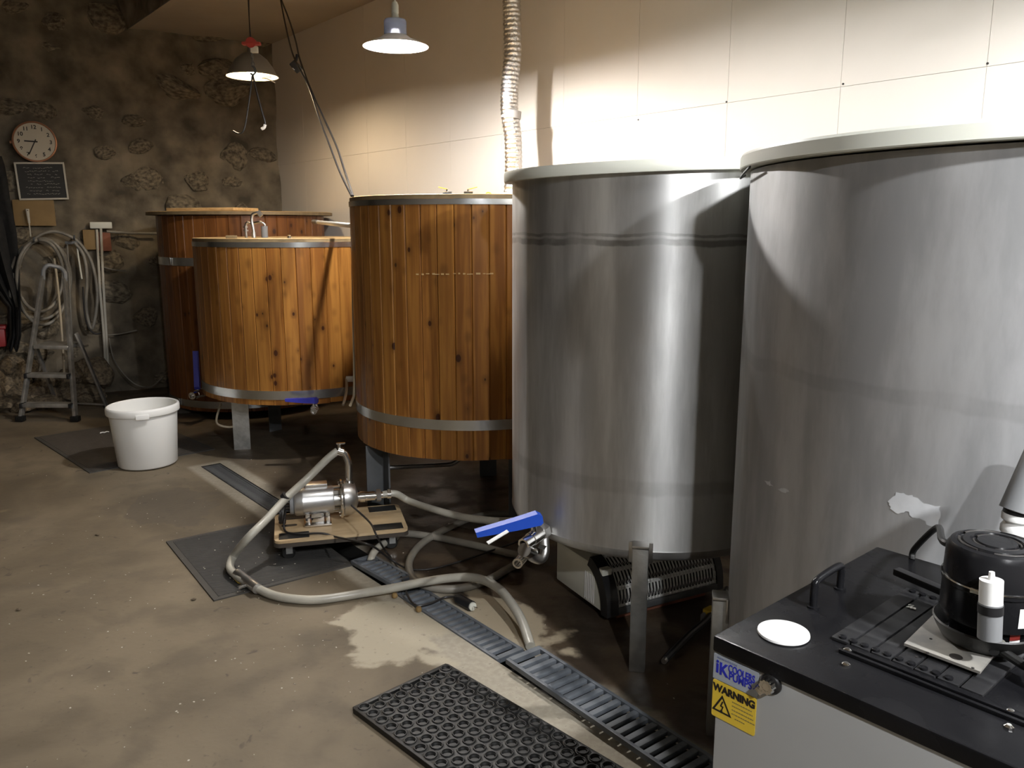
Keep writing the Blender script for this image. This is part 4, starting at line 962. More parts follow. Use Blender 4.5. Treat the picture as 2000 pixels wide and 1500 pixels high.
# rubber ring mat in the foreground
org = onz(690, 1392); ey = (onz(880, 1302) - org); wdt = ey.length; exv = Vector((ey.y, -ey.x, 0)).normalized()
t = thing('ring_mat', 'thick black rubber ring mat with round holes in the foreground', 'floor mat', (org.x, org.y, 0), math.atan2(exv.y, exv.x))
m = MB(); pit = .046; rowp = pit * math.sqrt(3) / 2; hz = .021
nrow = int(wdt / rowp); ncol = 24
for j in range(nrow):
    for i in range(ncol):
        cx = pit * (.55 + i + (.5 if j % 2 else 0)); cy = rowp * (j + .6)
        hexa = []
        for k in range(6):
            a = R(30 + 60 * k); a2 = R(30 + 60 * (k + 1)); rr_ = pit / math.sqrt(3)
            p0 = Vector((cx + rr_ * math.cos(a), cy + rr_ * math.sin(a))); p1 = Vector((cx + rr_ * math.cos(a2), cy + rr_ * math.sin(a2)))
            hexa += [p0, (p0 + p1) / 2]
        lv = []
        for (rad, z) in ((None, hz - .003), (.0190, hz - .0015), (.0178, hz + .0018), (.0158, hz + .0018), (.0150, hz - .001), (.0138, hz - .0015), (.0118, hz - .006)):
            if rad is None: lv.append([m.bm.verts.new((p.x, p.y, z)) for p in hexa])
            else: lv.append([m.bm.verts.new((cx + rad * math.cos(R(30 + 30 * k)), cy + rad * math.sin(R(30 + 30 * k)), z)) for k in range(12)])
        for a_, b_ in zip(lv, lv[1:]):
            for k in range(12): m.bm.faces.new((a_[k], a_[(k + 1) % 12], b_[(k + 1) % 12], b_[k]))
        m.bm.faces.new(lv[-1])
        sk = [m.bm.verts.new((p.x, p.y, .002)) for p in hexa]
        if i == 0 or j == 0 or i == ncol - 1 or j == nrow - 1:
            for k in range(12): m.bm.faces.new((lv[0][k], lv[0][(k + 1) % 12], sk[(k + 1) % 12], sk[k]))
bmesh.ops.remove_doubles(m.bm, verts=m.bm.verts, dist=.0004)
for v in [v for v in m.bm.verts if not v.link_faces]: m.bm.verts.remove(v)
m.build('ring_field', 'rubber', t, smooth=35)
for bx_, by_, lx_, ly_ in ((pit * ncol / 2 + .008, .004, pit * ncol + .012, .014), (pit * ncol / 2 + .008, rowp * (nrow + .2) - .004, pit * ncol + .012, .014), (.004, rowp * (nrow + .2) / 2, .016, rowp * (nrow + .2)), (pit * (ncol + .4), rowp * (nrow + .2) / 2, .016, rowp * (nrow + .2))):
    MB().box((bx_, by_, hz / 2 - .001), (lx_, ly_, hz - .003), bevel=.003).build('mat_edge', 'rubber', t)
MB().box((pit * ncol / 2 + .01, rowp * (nrow + .2) / 2, .004), (pit * ncol - .01, rowp * nrow - .012, .006)).build('mat_base', 'rubber', t)

# bucket
bp = onz(290, 906)
t = thing('bucket', 'open white plastic bucket half full, standing on the brown mat', 'bucket', (bp.x, bp.y, .007)); t.rotation_euler = (0, R(-.8), .4)
rb, rt, bh = .172, .198, .372
def br(z): return rb + (rt - rb) * z / bh
MB().lathe([(0, 0), (rb - .008, 0), (rb, .008), (br(.30), .30), (br(.325) + .002, .325), (rt + .010, .328), (rt + .013, .334), (rt + .013, .362), (rt + .010, .372), (rt + .002, bh + .004), (rt - .004, bh), (br(.2) - .004, .2), (rb - .004, .006), (0, .005)], 64).build('shell', 'bucket', t, smooth=50)
for s_ in (-1, 1):
    MB().box((0, s_ * (rt + .014), .335), (.075, .014, .028), bevel=.004).build('handle_lug', 'white', t)
MB().lathe([(0, .008), (rb - .006, .008), (br(.17) - .006, .172), (0, .172)], 48).build('liquid', noisy('murky_liquid', (.40, .37, .24), (.44, .41, .27), 2, .2), t)

# ================================================================ pump trolley and pump
DZ = .108
bl, fl_, fr, brr = onz(531.5, 1004, DZ), onz(537, 1060, DZ), onz(804, 1033, DZ), onz(776, 984, DZ)
cen = (bl + fl_ + fr + brr) / 4; xd = ((fr - fl_) + (brr - bl)).normalized(); ang = math.atan2(xd.y, xd.x)
DL, DW = .585, .36
t = thing('pump_trolley', 'small plywood trolley with black corner pads on castors', 'trolley', (cen.x, cen.y, 0), ang)
def rrect(lx, ly, r, n=5):
    out = []
    for cx, cy, a0 in ((lx / 2 - r, ly / 2 - r, 0), (-lx / 2 + r, ly / 2 - r, 90), (-lx / 2 + r, -ly / 2 + r, 180), (lx / 2 - r, -ly / 2 + r, 270)):
        for k in range(n + 1):
            a = R(a0 + 90 * k / n); out.append((cx + r * math.cos(a), cy + r * math.sin(a)))
    return out
MB().prism(rrect(DL, DW, .03), DZ - .012, DZ).build('deck', 'ply', t, smooth=20)
MB().prism(rrect(DL + .006, DW + .006, .033), DZ - .030, DZ - .013).build('deck_edge', 'ply_edge', t, smooth=20)
for sx in (-1, 1):
    for sy in (-1, 1):
        MB().box((sx * (DL / 2 - .085), sy * (DW / 2 - .055), DZ + .001), (.13, .07, .003)).build('grip_pad', 'rubber', t)
        x, y = sx * (DL / 2 - .065), sy * (DW / 2 - .06)
        cs = MB().box((x, y, DZ - .034), (.06, .06, .006)).box((x - .004, y - .017, DZ - .055), (.028, .004, .045)).box((x - .004, y + .017, DZ - .055), (.028, .004, .045)).build('castor_fork', 'galv', t)
        MB().lathe([(0, -.012), (.024, -.012), (.029, -.007), (.029, .007), (.024, .012), (0, .012)], 24, (x - .008, y, .030), Matrix.Rotation(R(90), 3, 'X')).build('castor_wheel', 'rubber', cs)
MB().prism(rrect(.07, .025, .012, 4), DZ, DZ + .0015, None, (-DL / 2 + .065, .01, 0)).build('hand_hole', 'print_black', t)

AZ = .106          # shaft height above the deck
t = thing('pump', 'stainless electric transfer pump with cylindrical motor on the trolley', 'pump', (cen.x, cen.y, DZ), ang)
QX = Matrix.Rotation(R(90), 3, 'Y')          # lathe z axis -> +x
ay = .02
mot = MB().lathe([(0, -.205), (.050, -.205), (.058, -.200), (.062, -.192), (.063, -.165), (.0635, -.163), (.063, -.161), (.063, -.030), (.060, -.024), (0, -.024)], 40, (0, ay, AZ), QX).build('motor', 'motor', t, smooth=30)
MB().lathe([(.045, -.222), (.054, -.220), (.055, -.205), (.045, -.205)], 32, (0, ay, AZ), QX).build('fan_cover', 'grey_plastic', mot)
m = MB()
for k in range(14):
    a = 2 * PI * k / 14; m.box((-.226, ay + .036 * math.cos(a), AZ + .036 * math.sin(a)), (.03, .012, .004), Matrix.Rotation(a, 3, 'X'))
m.build('cooling_fin', 'black', mot)
MB().box((-.10, ay + .02, AZ + .068), (.10, .06, .022), bevel=.004).build('terminal_box', 'steel', mot)
m = MB()
for k in range(8):
    a = 2 * PI * k / 8; m.box((-.010, ay + .058 * math.cos(a), AZ + .058 * math.sin(a)), (.034, .018, .006), Matrix.Rotation(a - PI / 2, 3, 'X'))
m.lathe([(0, -.026), (.046, -.026), (.046, .01), (0, .01)], 24, (0, ay, AZ), QX)
m.build('adapter_cage', 'steel', t)
MB().lathe([(.03, .004), (.086, .004), (.090, .008), (.090, .014), (.086, .017), (.03, .017)], 48, (0, ay, AZ), QX).build('flange', 'chrome', t)
for k in range(8):
    a = 2 * PI * k / 8 + .3; MB().cyl((-.002, ay + .078 * math.cos(a), AZ + .078 * math.sin(a)), (.024, ay + .078 * math.cos(a), AZ + .078 * math.sin(a)), .005, n=6).build('bolt', 'chrome', t)
vol = MB().lathe([(0, .017), (.078, .017), (.082, .022), (.080, .032), (.078, .055), (.066, .074), (.04, .082), (.03, .086), (0, .086)], 48, (0, ay, AZ), QX).build('volute', 'steel', t, smooth=40)
inl = MB().lathe([(0, .08), (.020, .08), (.020, .095), (.026, .095), (.026, .118), (.022, .12), (.022, .165), (.016, .167), (.016, .235), (0, .235)], 24, (0, ay, AZ), QX).build('inlet_pipe', 'chrome', t)
MB().cyl((.172, ay, AZ), (.192, ay, AZ), .030, n=6).build('union_nut', 'steel', inl, smooth=10)
ox = .048; top0 = Vector((ox, ay, AZ + .07))
outp = MB().tube([top0, top0 + Vector((.002, 0, .06)), top0 + Vector((.002, 0, .10)), top0 + Vector((-.012, 0, .14)), top0 + Vector((-.03, 0, .155))], .0155, 16).lathe([(0, 0), (.024, 0), (.018, .018), (0, .018)], 20, top0 - Vector((0, 0, .004))).build('outlet_pipe', 'chrome', t)
MB().cyl(top0 + Vector((-.045, 0, .158)), top0 + Vector((-.022, 0, .150)), .021, n=20).cyl(top0 + Vector((-.035, 0, .165)), top0 + Vector((-.035, 0, .19)), .009, n=10).box(top0 + Vector((-.03, 0, .192)), (.04, .01, .006)).build('outlet_clamp', 'chrome', outp)
ft = MB().box((-.10, ay, .008), (.12, .13, .010), bevel=.002)
for sx in (-1, 1):
    ft.box((-.10 + sx * .045, ay, .035), (.02, .10, .05), bevel=.003)
ft.box((-.10, ay - .048, .036), (.06, .010, .05), bevel=.008)
ft.build('foot_bracket', 'chrome', t)
PT = Matrix.Translation((cen.x, cen.y, DZ)) @ Matrix.Rotation(ang, 4, 'Z')
out_w = PT @ (top0 + Vector((-.045, 0, .158))); in_w = PT @ Vector((.232, ay, AZ))

# ================================================================ hoses and leads on the floor
def G(x, y, z=.018): return onz(x, y, z)
t = thing('hose', 'long clear grey hose looping from the pump outlet over the mat to the grate', 'hose', (0, 0, 0))
h1 = [out_w, at(640, 896, out_w.y - .02), at(600, 935, out_w.y - .06), at(560, 972, 3.48), at(520, 1015, 3.36), at(485, 1050, 3.27), G(457, 1085, .05), G(449, 1108, .035), G(462, 1124, .03), G(481, 1136, .03), G(505, 1150, .022), G(535, 1163), G(575, 1170), G(625, 1171), G(700, 1160, .02), G(770, 1148, .04), G(830, 1136, .06), G(890, 1128, .08), G(935, 1130, .085), G(972, 1148, .08), G(1000, 1180, .07), G(1020, 1215, .05), G(1036, 1262, .02)]
MB().tube(h1, .0175, 14, 6).build('hose_length', 'hose', t, smooth=60)
a, b = G(476, 1130, .032), G(503, 1150, .028)
MB().tube([a.lerp(b, -.5), a, b], .021, 14, 1, smooth_path=False).build('joiner', 'steel', t)
MB().cyl(a.lerp(b, .5), a.lerp(b, .5) + Vector((-.04, -.03, -.005)), .009, n=10).build('clamp_screw', 'chrome', t)
p0 = G(452, 1124, .02); p1 = G(466, 1138, .015)
MB().tube([p0, p1, p1 + Vector((.015, .004, -.004))], .0035, 6, 2).build('cable_tie', 'yellow_paint', t)
p = at(557, 970, 3.475); MB().cyl(p + Vector((-.006, 0, -.007)), p + Vector((.006, 0, .007)), .0205, n=14).build('clip', 'black', t)
t = thing('hose', 'grey hose from the pump inlet running right behind the blue valve', 'hose', (0, 0, 0))
ydir = (xd * .06)
h2 = [in_w - xd * .03, in_w + xd * .03, at(800, 979, in_w.y + .03), at(850, 996, 3.55), at(905, 1010, 3.45), at(960, 1017, 3.38), at(1008, 1019, 3.36), at(1060, 1030, 3.36)]
MB().tube(h2, .0165, 14, 6).build('hose_length', 'hose', t, smooth=60)
MB().cyl(in_w - xd * .01, in_w + xd * .008, .020, n=16).box(in_w + Vector((0, 0, .022)), (.012, .02, .012)).build('clamp', 'chrome', t)
tubething('hose', 'old grey hose looped on the wet floor right of the trolley', 'hose', [G(1040, 1008), G(1005, 1004), G(960, 1004), G(920, 1012), G(885, 1027), G(845, 1047), G(815, 1070), G(799, 1098), G(803, 1124), G(822, 1141, .02), G(860, 1150), G(905, 1148), G(955, 1132), G(990, 1112), G(1015, 1098, .03)], .0165, 'hose_old', 12)
tubething('hose', 'old grey hose trailing from under the trolley to the tank valve', 'hose', [G(775, 1042), G(805, 1043), G(850, 1049), G(900, 1059), G(950, 1070), G(1000, 1082), G(1045, 1090)], .0165, 'hose_old', 12)
tubething('hose', 'short grey hose curving from under the trolley down into the drain', 'hose', [G(775, 1048, .025), G(755, 1058, .03), G(735, 1073, .03), G(725, 1090, .02), G(723, 1108, -.01)], .0165, 'hose', 12)
t = thing('power_lead', 'thin dark cable from the pump motor across floor with black plug', 'cable', (0, 0, 0))
pm = PT @ Vector((-.02, ay - .06, AZ - .02))
MB().tube([PT @ Vector((.05, ay - .083, AZ - .01)), at(722, 1020, 3.36), at(735, 1045, 3.22), G(752, 1075, .035), G(772, 1100, .022), G(785, 1130, .02), G(795, 1160, .03), G(806, 1178, .022), G(820, 1183, .018), G(845, 1177, .015), G(868, 1167, .015), G(888, 1165, .02)], .0045, 8).build('lead', 'cable', t)
a, b = G(888, 1166, .02), G(922, 1184, .022); dd = (b - a).normalized()
MB().tube([a, a.lerp(b, .25), a.lerp(b, .6), b], .016, 12, 4, rfun=lambda f: .008 + .012 * min(1, f * 3)).build('plug', 'black', t)
MB().cyl(b - dd * .002, b + dd * .006, .0165, n=16).build('plug_face', 'offwhite', t)
for s_ in (-1, 1): MB().cyl(b, b + dd * .025 + dd.cross(Vector((0, 0, 1))) * s_ * .007, .0022, n=6).build('pin', 'chrome', t)
tubething('power_lead', 'dark cable winding from the trolley front to the tank valve', 'cable', [PT @ Vector((-.235, ay, .09)), PT @ Vector((-.25, -.06, .012)), PT @ Vector((-.2, -.12, .006)), PT @ Vector((-.09, -.15, .008)), PT @ Vector((-.03, -.19, .0)), at(700, 1058, 3.15), at(730, 1068, 3.15), G(760, 1090, .05), G(795, 1110, .012), G(835, 1112, .008), G(880, 1102, .008), G(930, 1086, .012), G(975, 1070, .03), G(1010, 1058, .05), G(1035, 1048, .06)], .0045, 'cable', 8)
# coil of motor lead hanging at the motor's back end
t = thing('lead_coil', 'bundled black cable hooked behind the motor on the trolley', 'cable', (cen.x, cen.y, DZ), ang)
cp = []
for k in range(40):
    a = k * 2 * PI / 9; cp.append(Vector((-.245 - .006 * (k % 5), ay + .05 * math.cos(a) * (1 + .1 * math.sin(k)), .062 + .048 * math.sin(a))))
MB().tube(cp, .0042, 6, 3).build('coil', 'cable', t)
# amber droplet fittings by the grate
for px, py, lb_ in ((771, 1163, 'small brass fitting at the left rim of the drain grate'), (818, 1190, 'small brass fitting on the drain grate below the cable')):
    p = G(px, py, .012); o = MB().lathe([(0, -.010), (.010, -.008), (.012, 0), (.009, .009), (0, .012)], 10, p).build('brass_fitting', 'board'); tag(o, lb_, 'fitting')

# ================================================================ under the tank: white box, slotted heater, brush
p = onz(1190, 1190)
t = thing('heater', 'white box heater with curved slotted silver grille under the steel tank', 'heater', (0, 0, 0))
A0 = onz(1205, 1200, .03); A1 = onz(1398, 1150, .03)      # lower front edge of the grille
lx = (A1 - A0); Lh = lx.length; xh = lx.normalized(); back = Vector((-xh.y, xh.x, 0))
if back.y < 0: back = -back
t.location = (A0.x, A0.y, 0); t.rotation_euler = (0, 0, math.atan2(xh.y, xh.x))
HR = .165; HB = .055
def gp(u, v):      # u along, v 0..1 up the quarter curve
    a = v * R(80); return Vector((u, HR * .9 * (1 - math.cos(a)) , HB + HR * math.sin(a)))
m = MB(); NC = 30; rows = ((.05, .30), (.35, .61), (.66, .93))
cw = (Lh - .02) / NC
def quad(u0, u1, v0, v1): m.face([gp(u0, v0), gp(u1, v0), gp(u1, v1), gp(u0, v1)])
vc = [0, .05, .30, .35, .61, .66, .93, 1.0]
for i in range(7):
    v0, v1 = vc[i], vc[i + 1]
    for vs_ in range(3):
        a_, b_ = v0 + (v1 - v0) * vs_ / 3, v0 + (v1 - v0) * (vs_ + 1) / 3
        quad(0, .01, a_, b_); quad(Lh - .01, Lh, a_, b_)
    for c_ in range(NC):
        u0 = .01 + cw * c_; u1 = u0 + cw
        if i in (1, 3, 5):
            # rounded slot cell
            cu = (u0 + u1) / 2; hw = cw * .27; hole = []
            outr = []
            for k in range(12):
                a = R(15 + 30 * k); su, sv = math.cos(a), math.sin(a)
                vv = (v0 + v1) / 2 + (v1 - v0) * (.5 - .06) * (1 if sv > 0 else -1) * min(1, .72 + .28 * abs(sv)) if abs(sv) > .3 else (v0 + v1) / 2 + (v1 - v0) * .36 * (1 if sv > 0 else -1) * .9
                hole.append((cu + hw * max(-1, min(1, su * 1.25)), vv))
                ou = u1 if su > .5 else (u0 if su < -.5 else cu + (u1 - cu) * su / .5 * .9)
                ov = v1 if sv > .85 else (v0 if sv < -.85 else (v0 + v1) / 2 + (v1 - v0) / 2 * (1 if abs(sv) > .6 and abs(su) > .5 else sv / .85))
                outr.append((ou, ov))
            oo = [m.bm.verts.new(gp(*q_)) for q_ in outr]; hh = [m.bm.verts.new(gp(*q_)) for q_ in hole]
            for k in range(12): m.bm.faces.new((oo[k], oo[(k + 1) % 12], hh[(k + 1) % 12], hh[k]))
        else:
            quad(u0, u1, v0, v1)
g = m.build('grille', noisy('grille_silver', (.66, .66, .64), (.74, .74, .72), 6, .42, .1), t, smooth=50); g.modifiers.new('thick', 'SOLIDIFY').thickness = .002
# black back plate following the curve, end caps, base
m = MB(); pr = [(0, HB + .004)] + [(HR * .9 * (1 - math.cos(R(8 * k))) + .014, HB + (HR - .014) * math.sin(R(8 * k))) for k in range(11)] + [(HR * .75 + .02, HB + .004)]
QE = Matrix(((0, 0, 1), (1, 0, 0), (0, 1, 0)))
m.prism(pr, .004, Lh - .004, QE); m.build('inner_core', 'black', t)
oc = [(HR * .9 * (1 - math.cos(R(8 * k))) - .008, HB + (HR + .008) * math.sin(R(8 * k))) for k in range(11)]
ic = [(HR * .9 * (1 - math.cos(R(8 * k))) * .8 + .034, HB - .02 + (HR - .012) * math.sin(R(8 * k))) for k in range(11)]
pr = [(-.010, HB - .026)] + oc + ic[::-1] + [(.03, HB - .03)]
for x0_, x1_ in ((-.05, .002), (Lh - .002, Lh + .03)): MB().prism(pr, x0_, x1_, QE).build('end_cap', 'black', t, smooth=40)
MB().box((Lh / 2, .08, HB - .012), (Lh, .18, .026), bevel=.004).build('base_tray', 'dark_metal', t)
WB = .22; wbx = -.005
MB().box((-.024, .20, .118), (.044, .33, .165), bevel=.005).box((Lh / 2, .27, .115), (Lh, .16, .16), bevel=.006).build('body', 'offwhite', t)
m = MB()
for k in range(6): m.box((-.0465, .090 + k * .012, .10), (.003, .005, .11))
m.build('vent_ribs', 'white', t)
MB().box((Lh / 2 - .01, .10, .014), (Lh * .9, .16, .028), bevel=.004).build('support_batten', 'brick', t)['label'] = 'reddish batten under the heater'

p0 = G(1300, 1288, .015); p1 = G(1385, 1205, .03)
t = thing('scrub_brush', 'black long-handled brush with yellow head on wet floor by the tank leg', 'brush', (p0.x, p0.y, 0)); q = lambda v: v - Vector((p0.x, p0.y, 0))
MB().tube([q(p0), q(p0.lerp(p1, .5)) + Vector((0, 0, .006)), q(p1), q(G(1420, 1150, .06))], .012, 10).build('handle', 'black', t)
MB().box(q(G(1387, 1196, .03)), (.05, .035, .035), Matrix.Rotation(.7, 3, 'Z'), bevel=.006).build('head', 'yellow_paint', t)
MB().lathe([(0, 0), (.012, 0), (.012, .02), (.006, .03), (0, .03)], 12, q(G(1374, 1212, .012))).build('nozzle', 'grey_plastic', t)
MB().cyl(q(G(1300, 1288, .015)), q(G(1296, 1292, .015)), .010, n=10).build('handle_tip', 'steel', t)

# ================================================================ cooler in the right foreground
HC = .85
CA = onz(1393, 1241, HC); CB = onz(1713, 1067, HC)
ys = (CB - CA).normalized(); xs = Vector((ys.y, -ys.x, 0)); depth = (CB - CA).length
t = thing('cooler', 'grey cabinet beer cooler with black top, motor and warning label', 'cooler', (CA.x, CA.y, 0), math.atan2(xs.y, xs.x))
Lc = .86; Dc = depth
RI = .025
MB().box((Lc / 2, Dc / 2, (HC - RI) / 2 + .01), (Lc - .012, Dc - .012, HC - RI - .02), bevel=.003).build('cabinet', 'grey_panel', t)
top = MB().box((Lc / 2, Dc / 2, HC - RI / 2), (Lc, Dc, RI), bevel=.0035).build('top', 'black_gloss', t)
def cl(px, py, z=HC):
    p = onz(px, py, z) - Vector((CA.x, CA.y, 0)); return Vector((p.dot(xs), p.dot(ys), z))
# raised inner panel edges
f0 = cl(1575, 1250); 
e0 = cl(1580, 1252); e1 = cl(1998, 1420)
yk = e0.y; MB().box((Lc / 2 + e0.x / 2 + .02, yk + .003, HC + .003), (Lc - e0.x - .05, .006, .006), bevel=.0015).build('panel_seam', 'black_gloss', top)
MB().box((Lc / 2 + e0.x / 2 + .02, yk + .022, HC + .002), (Lc - e0.x - .05, .012, .004), bevel=.001).build('panel_seam', 'black_gloss', top)
w0 = cl(1480, 1225); w1 = cl(1581, 1245); wc = cl(1530, 1239); 
MB().lathe([(0, 0), (.036, 0), (.038, .002), (.0375, .005), (.034, .0065), (0, .007)], 48, (wc.x, wc.y, HC)).build('round_cap', 'white', top)['label'] = 'round white plastic cap'
# handle
h0 = cl(1588, 1186); h1_ = cl(1640, 1150); hh_ = .044
MB().tube([h0, h0 + Vector((0, 0, hh_ - .012)), h0.lerp(h1_, .12) + Vector((0, 0, hh_)), h0.lerp(h1_, .88) + Vector((0, 0, hh_)), h1_ + Vector((0, 0, hh_ - .012)), h1_], .0062, 12, 6).lathe([(0, 0), (.010, 0), (.010, .003), (0, .004)], 14, h0).lathe([(0, 0), (.010, 0), (.010, .003), (0, .004)], 14, h1_).build('carry_handle', 'black_gloss', top)
# slatted vent panel: slats run along the depth
va = cl(1625, 1250); vb_ = cl(1775, 1155); vx0 = va.x; vx1 = cl(1840, 1300).x + .06; vy0 = va.y; vy1 = vb_.y
nsl = 7; sw = .03
first = MB().box((0, 0, 0), (sw - .003, vy1 - vy0, .005), bevel=.0012).build('vent_slat', 'black_vent', top)
for k in range(nsl):
    lc_ = (vx0 + .012 + k * sw, (vy0 + vy1) / 2, HC + .003)
    if k == 0: first.location = lc_
    else: inst(first, 'vent_slat', top, lc_)
sl = MB().lathe([(0, 0), (.0055, 0), (.0055, .0035), (.003, .0045), (0, .0045)], 12).build('rivet', 'black_gloss', top); k = 0
for y_ in (vy0 + .008, vy1 - .010):
    for i in range(10):
        lc_ = (vx0 + .012 + i * .0165, y_, HC + .005)
        if k == 0: sl.location = lc_
        else: inst(sl, 'rivet', top, lc_)
        k += 1
for px, py in ((1655, 1272), (1652, 1300), (1973, 1392), (1970, 1422)):
    c_ = cl(px, py); MB().lathe([(0, 0), (.006, 0), (.006, .003), (.003, .005), (0, .005)], 10, c_).build('screw', 'chrome', top)
c_ = cl(1780, 1193); m = MB(); rr = random.Random(8)
for k in range(7): m.box((c_.x + rr.uniform(-.006, .006), c_.y + rr.uniform(-.005, .005), HC + .007), (.006, .003, .001), Matrix.Rotation(rr.uniform(0, 3), 3, 'Z'))
m.build('paint_chip', 'white', top)
# long flat black bar behind the motor
b0, b1_ = cl(1780, 1128, HC + .02), cl(1850, 1158, HC + .02)
MB().box((b0 + b1_) / 2, ((b1_ - b0).length + .06, .016, .012), axes(b1_ - b0, (0, 0, 1)), bevel=.002).build('flat_bar', 'black', top)
# motor plate
p_ = [cl(1764, 1276), cl(1912, 1333), cl(1985, 1240), cl(1845, 1195)]
zpl = HC + .012
m = MB(); m.prism([(v.x, v.y) for v in p_], zpl, zpl + .004); plate = m.build('mounting_plate', 'plate', top, smooth=0)
pc_ = (p_[0] + p_[1]) / 2 * .55 + (p_[2] + p_[3]) / 2 * .45
for px, py, rr_ in ((1867, 1283, .0085), (1812, 1275, .002), (1790, 1283, .002), (1900, 1305, .002), (1818, 1248, .002)):
    c_ = cl(px, py, zpl + .004); MB().lathe([(0, 0), (rr_, 0), (rr_, .0006), (0, .0006)], 18, c_).build('plate_hole', 'print_black', plate)
MB().box((pc_.x, pc_.y, HC + .006), (.10, .09, .012)).build('plate_riser', 'black', top)
# motor
mc = cl(1915, 1205, HC + .10); mc = Vector((cl(1925, 1255, zpl).x, cl(1925, 1255, zpl).y, 0))
Zm = zpl + .004
mot = MB().lathe([(0, Zm), (.048, Zm), (.050, Zm + .036), (.062, Zm + .040), (.064, Zm + .05), (.064, Zm + .088), (.0655, Zm + .09), (.0655, Zm + .096), (.064, Zm + .098), (.063, Zm + .138), (.058, Zm + .146), (.052, Zm + .148), (.050, Zm + .145), (.045, Zm + .145), (.043, Zm + .149), (.034, Zm + .150), (.032, Zm + .146), (.027, Zm + .146), (.025, Zm + .150), (0, Zm + .151)], 56, mc).build('motor', 'black_gloss', t, smooth=35)
MB().lathe([(.0655, 0), (.0663, .0), (.0663, .0022), (.0655, .0022)], 56, mc + Vector((0, 0, Zm + .096))).build('steel_band', 'chrome', mot)
for ra in (.0475, .0295):
    for k in range(4):
        a0_ = k * PI / 2 + .25
        MB().tube([mc + Vector((ra * math.cos(a0_ + i * .16), ra * math.sin(a0_ + i * .16), Zm + .1475)) for i in range(8)], .0016, 6, 1, smooth_path=False).build('vent_slot', 'print_black', mot)
# shroud collar at the foot
MB().lathe([(.050, 0), (.056, .004), (.064, .018), (.068, .028), (.066, .030), (.060, .020), (.052, .008)], 40, mc + Vector((-.004, .0, Zm))).build('shroud', 'rubber', mot)
# capacitor strapped to the front
towards = Vector((0, 0, 0)) - Vector((CA.x, CA.y, 0)); tl = Vector((towards.dot(xs), towards.dot(ys), 0)); cdv = (tl - Vector((mc.x, mc.y, 0))).normalized()
cpos = mc + cdv * .078 + Vector((.004, 0, 0))
lean = Vector((-.07, 0, 1)).normalized(); zc0 = Zm + .040
def cz(z): return cpos + Vector((0, 0, zc0)) + lean * z
cap = MB().cyl(cz(0), cz(.050), .0150, n=32).build('capacitor', 'grey_plastic', mot)
MB().cyl(cz(.049), cz(.082), .0145, n=32).cyl(cz(.082), cz(.093), .0045, .0035, n=14).build('capacitor_cap', 'white', cap)
MB().cyl(cz(.036), cz(.048), .0157, n=32).build('strap', 'black', cap)
MB().cyl(cz(.046) - cdv * .014 + Vector((-.026, 0, .008)), cz(.046) - cdv * .014 + Vector((-.015, 0, .008)), .005, n=10).build('strap_screw', 'offwhite', cap)
# labels at the right of the motor, cable and lead
ra = math.atan2(cdv.y, cdv.x) + R(42)
for (zz, hh2, mt, nm) in ((Zm + .065, .028, 'white', 'rating_label'), (Zm + .015, .022, 'white', 'small_label'), (Zm + .030, .010, 'red', 'red_label')):
    m = MB(); vs = []
    rad_ = .0648 if zz > Zm + .05 else .0508
    for k in range(6):
        a = ra - .16 + .32 * k / 5; vs.append([m.bm.verts.new(mc + Vector((rad_ * math.cos(a), rad_ * math.sin(a), z_))) for z_ in (zz - hh2 / 2, zz + hh2 / 2)])
    for k in range(5): m.bm.faces.new((vs[k][0], vs[k + 1][0], vs[k + 1][1], vs[k][1]))
    m.build(nm, mt, mot)
MB().cyl(mc + Vector((math.cos(ra - .35), math.sin(ra - .35), 0)) * .049 + Vector((0, 0, Zm + .022)), mc + Vector((math.cos(ra - .35), math.sin(ra - .35), 0)) * .0515 + Vector((0, 0, Zm + .022)), .005, n=14).build('pale_button', 'offwhite', mot)
g0 = cl(1930, 1255, HC + .03); g1 = cl(2010, 1305, HC + .02); g2 = cl(2080, 1330, HC + .03)
MB().tube([mc + cdv * .055 + Vector((.012, 0, Zm + .012)), g0 + Vector((.01, -.005, 0)), g1, g2, Vector((Lc - .03, .1, HC + .004))], .0065, 10).build('motor_lead', 'rubber', mot)
k0_, k1_ = cl(1792, 1085, HC), mc + Vector((-.062, .02, Zm + .118))
MB().tube([Vector((k0_.x, min(k0_.y, Dc - .012), HC)), Vector((k0_.x + .004, min(k0_.y, Dc - .012), HC + .022)), k0_.lerp(k1_, .4) + Vector((0, .02, .06 - .02)), k1_ + Vector((-.02, .01, .0)), k1_ + Vector((.01, 0, 0))], .0055, 10).build('top_lead', 'rubber', mot)
# front: silver maker label, yellow warning label, thermostat knob
def fy(px, py):      # point on the cabinet front plane (local y = .006)
    n_ = -ys; c0 = n_.dot(Vector((CA.x, CA.y, 0)) + ys * .0055); p = pl(px, py, n_, c0); v = p - Vector((CA.x, CA.y, 0)); return Vector((v.dot(xs), .0055, p.z))
RX = (R(90), 0, 0)
A = fy(1396, 1275); B = fy(1481, 1345); ws = B.x - A.x
zt_, zb_ = A.z, fy(1400, 1319).z
lb = MB().box(((A.x + B.x) / 2, .0045, (zt_ + zb_) / 2 - .002), (ws, .0012, zt_ - zb_ + .006)).build('maker_label', 'silver_label', t)
m = MB()
rr = random.Random(2); x = A.x + .006
while x < A.x + ws * .5:
    w_ = rr.uniform(.0015, .0035); m.box((x + w_ / 2, .0036, zt_ - .0035), (w_, .0004, .0022)); x += w_ + .0009
o = m.build('small_print', 'print_paleblue', lb); o['kind'] = 'stuff'
hL = zt_ - zb_
text('i', 'letter', .030, 'print_blue', lb, (A.x + .004, .0036, zb_ + .007), RX, .0006, sx=1.0)
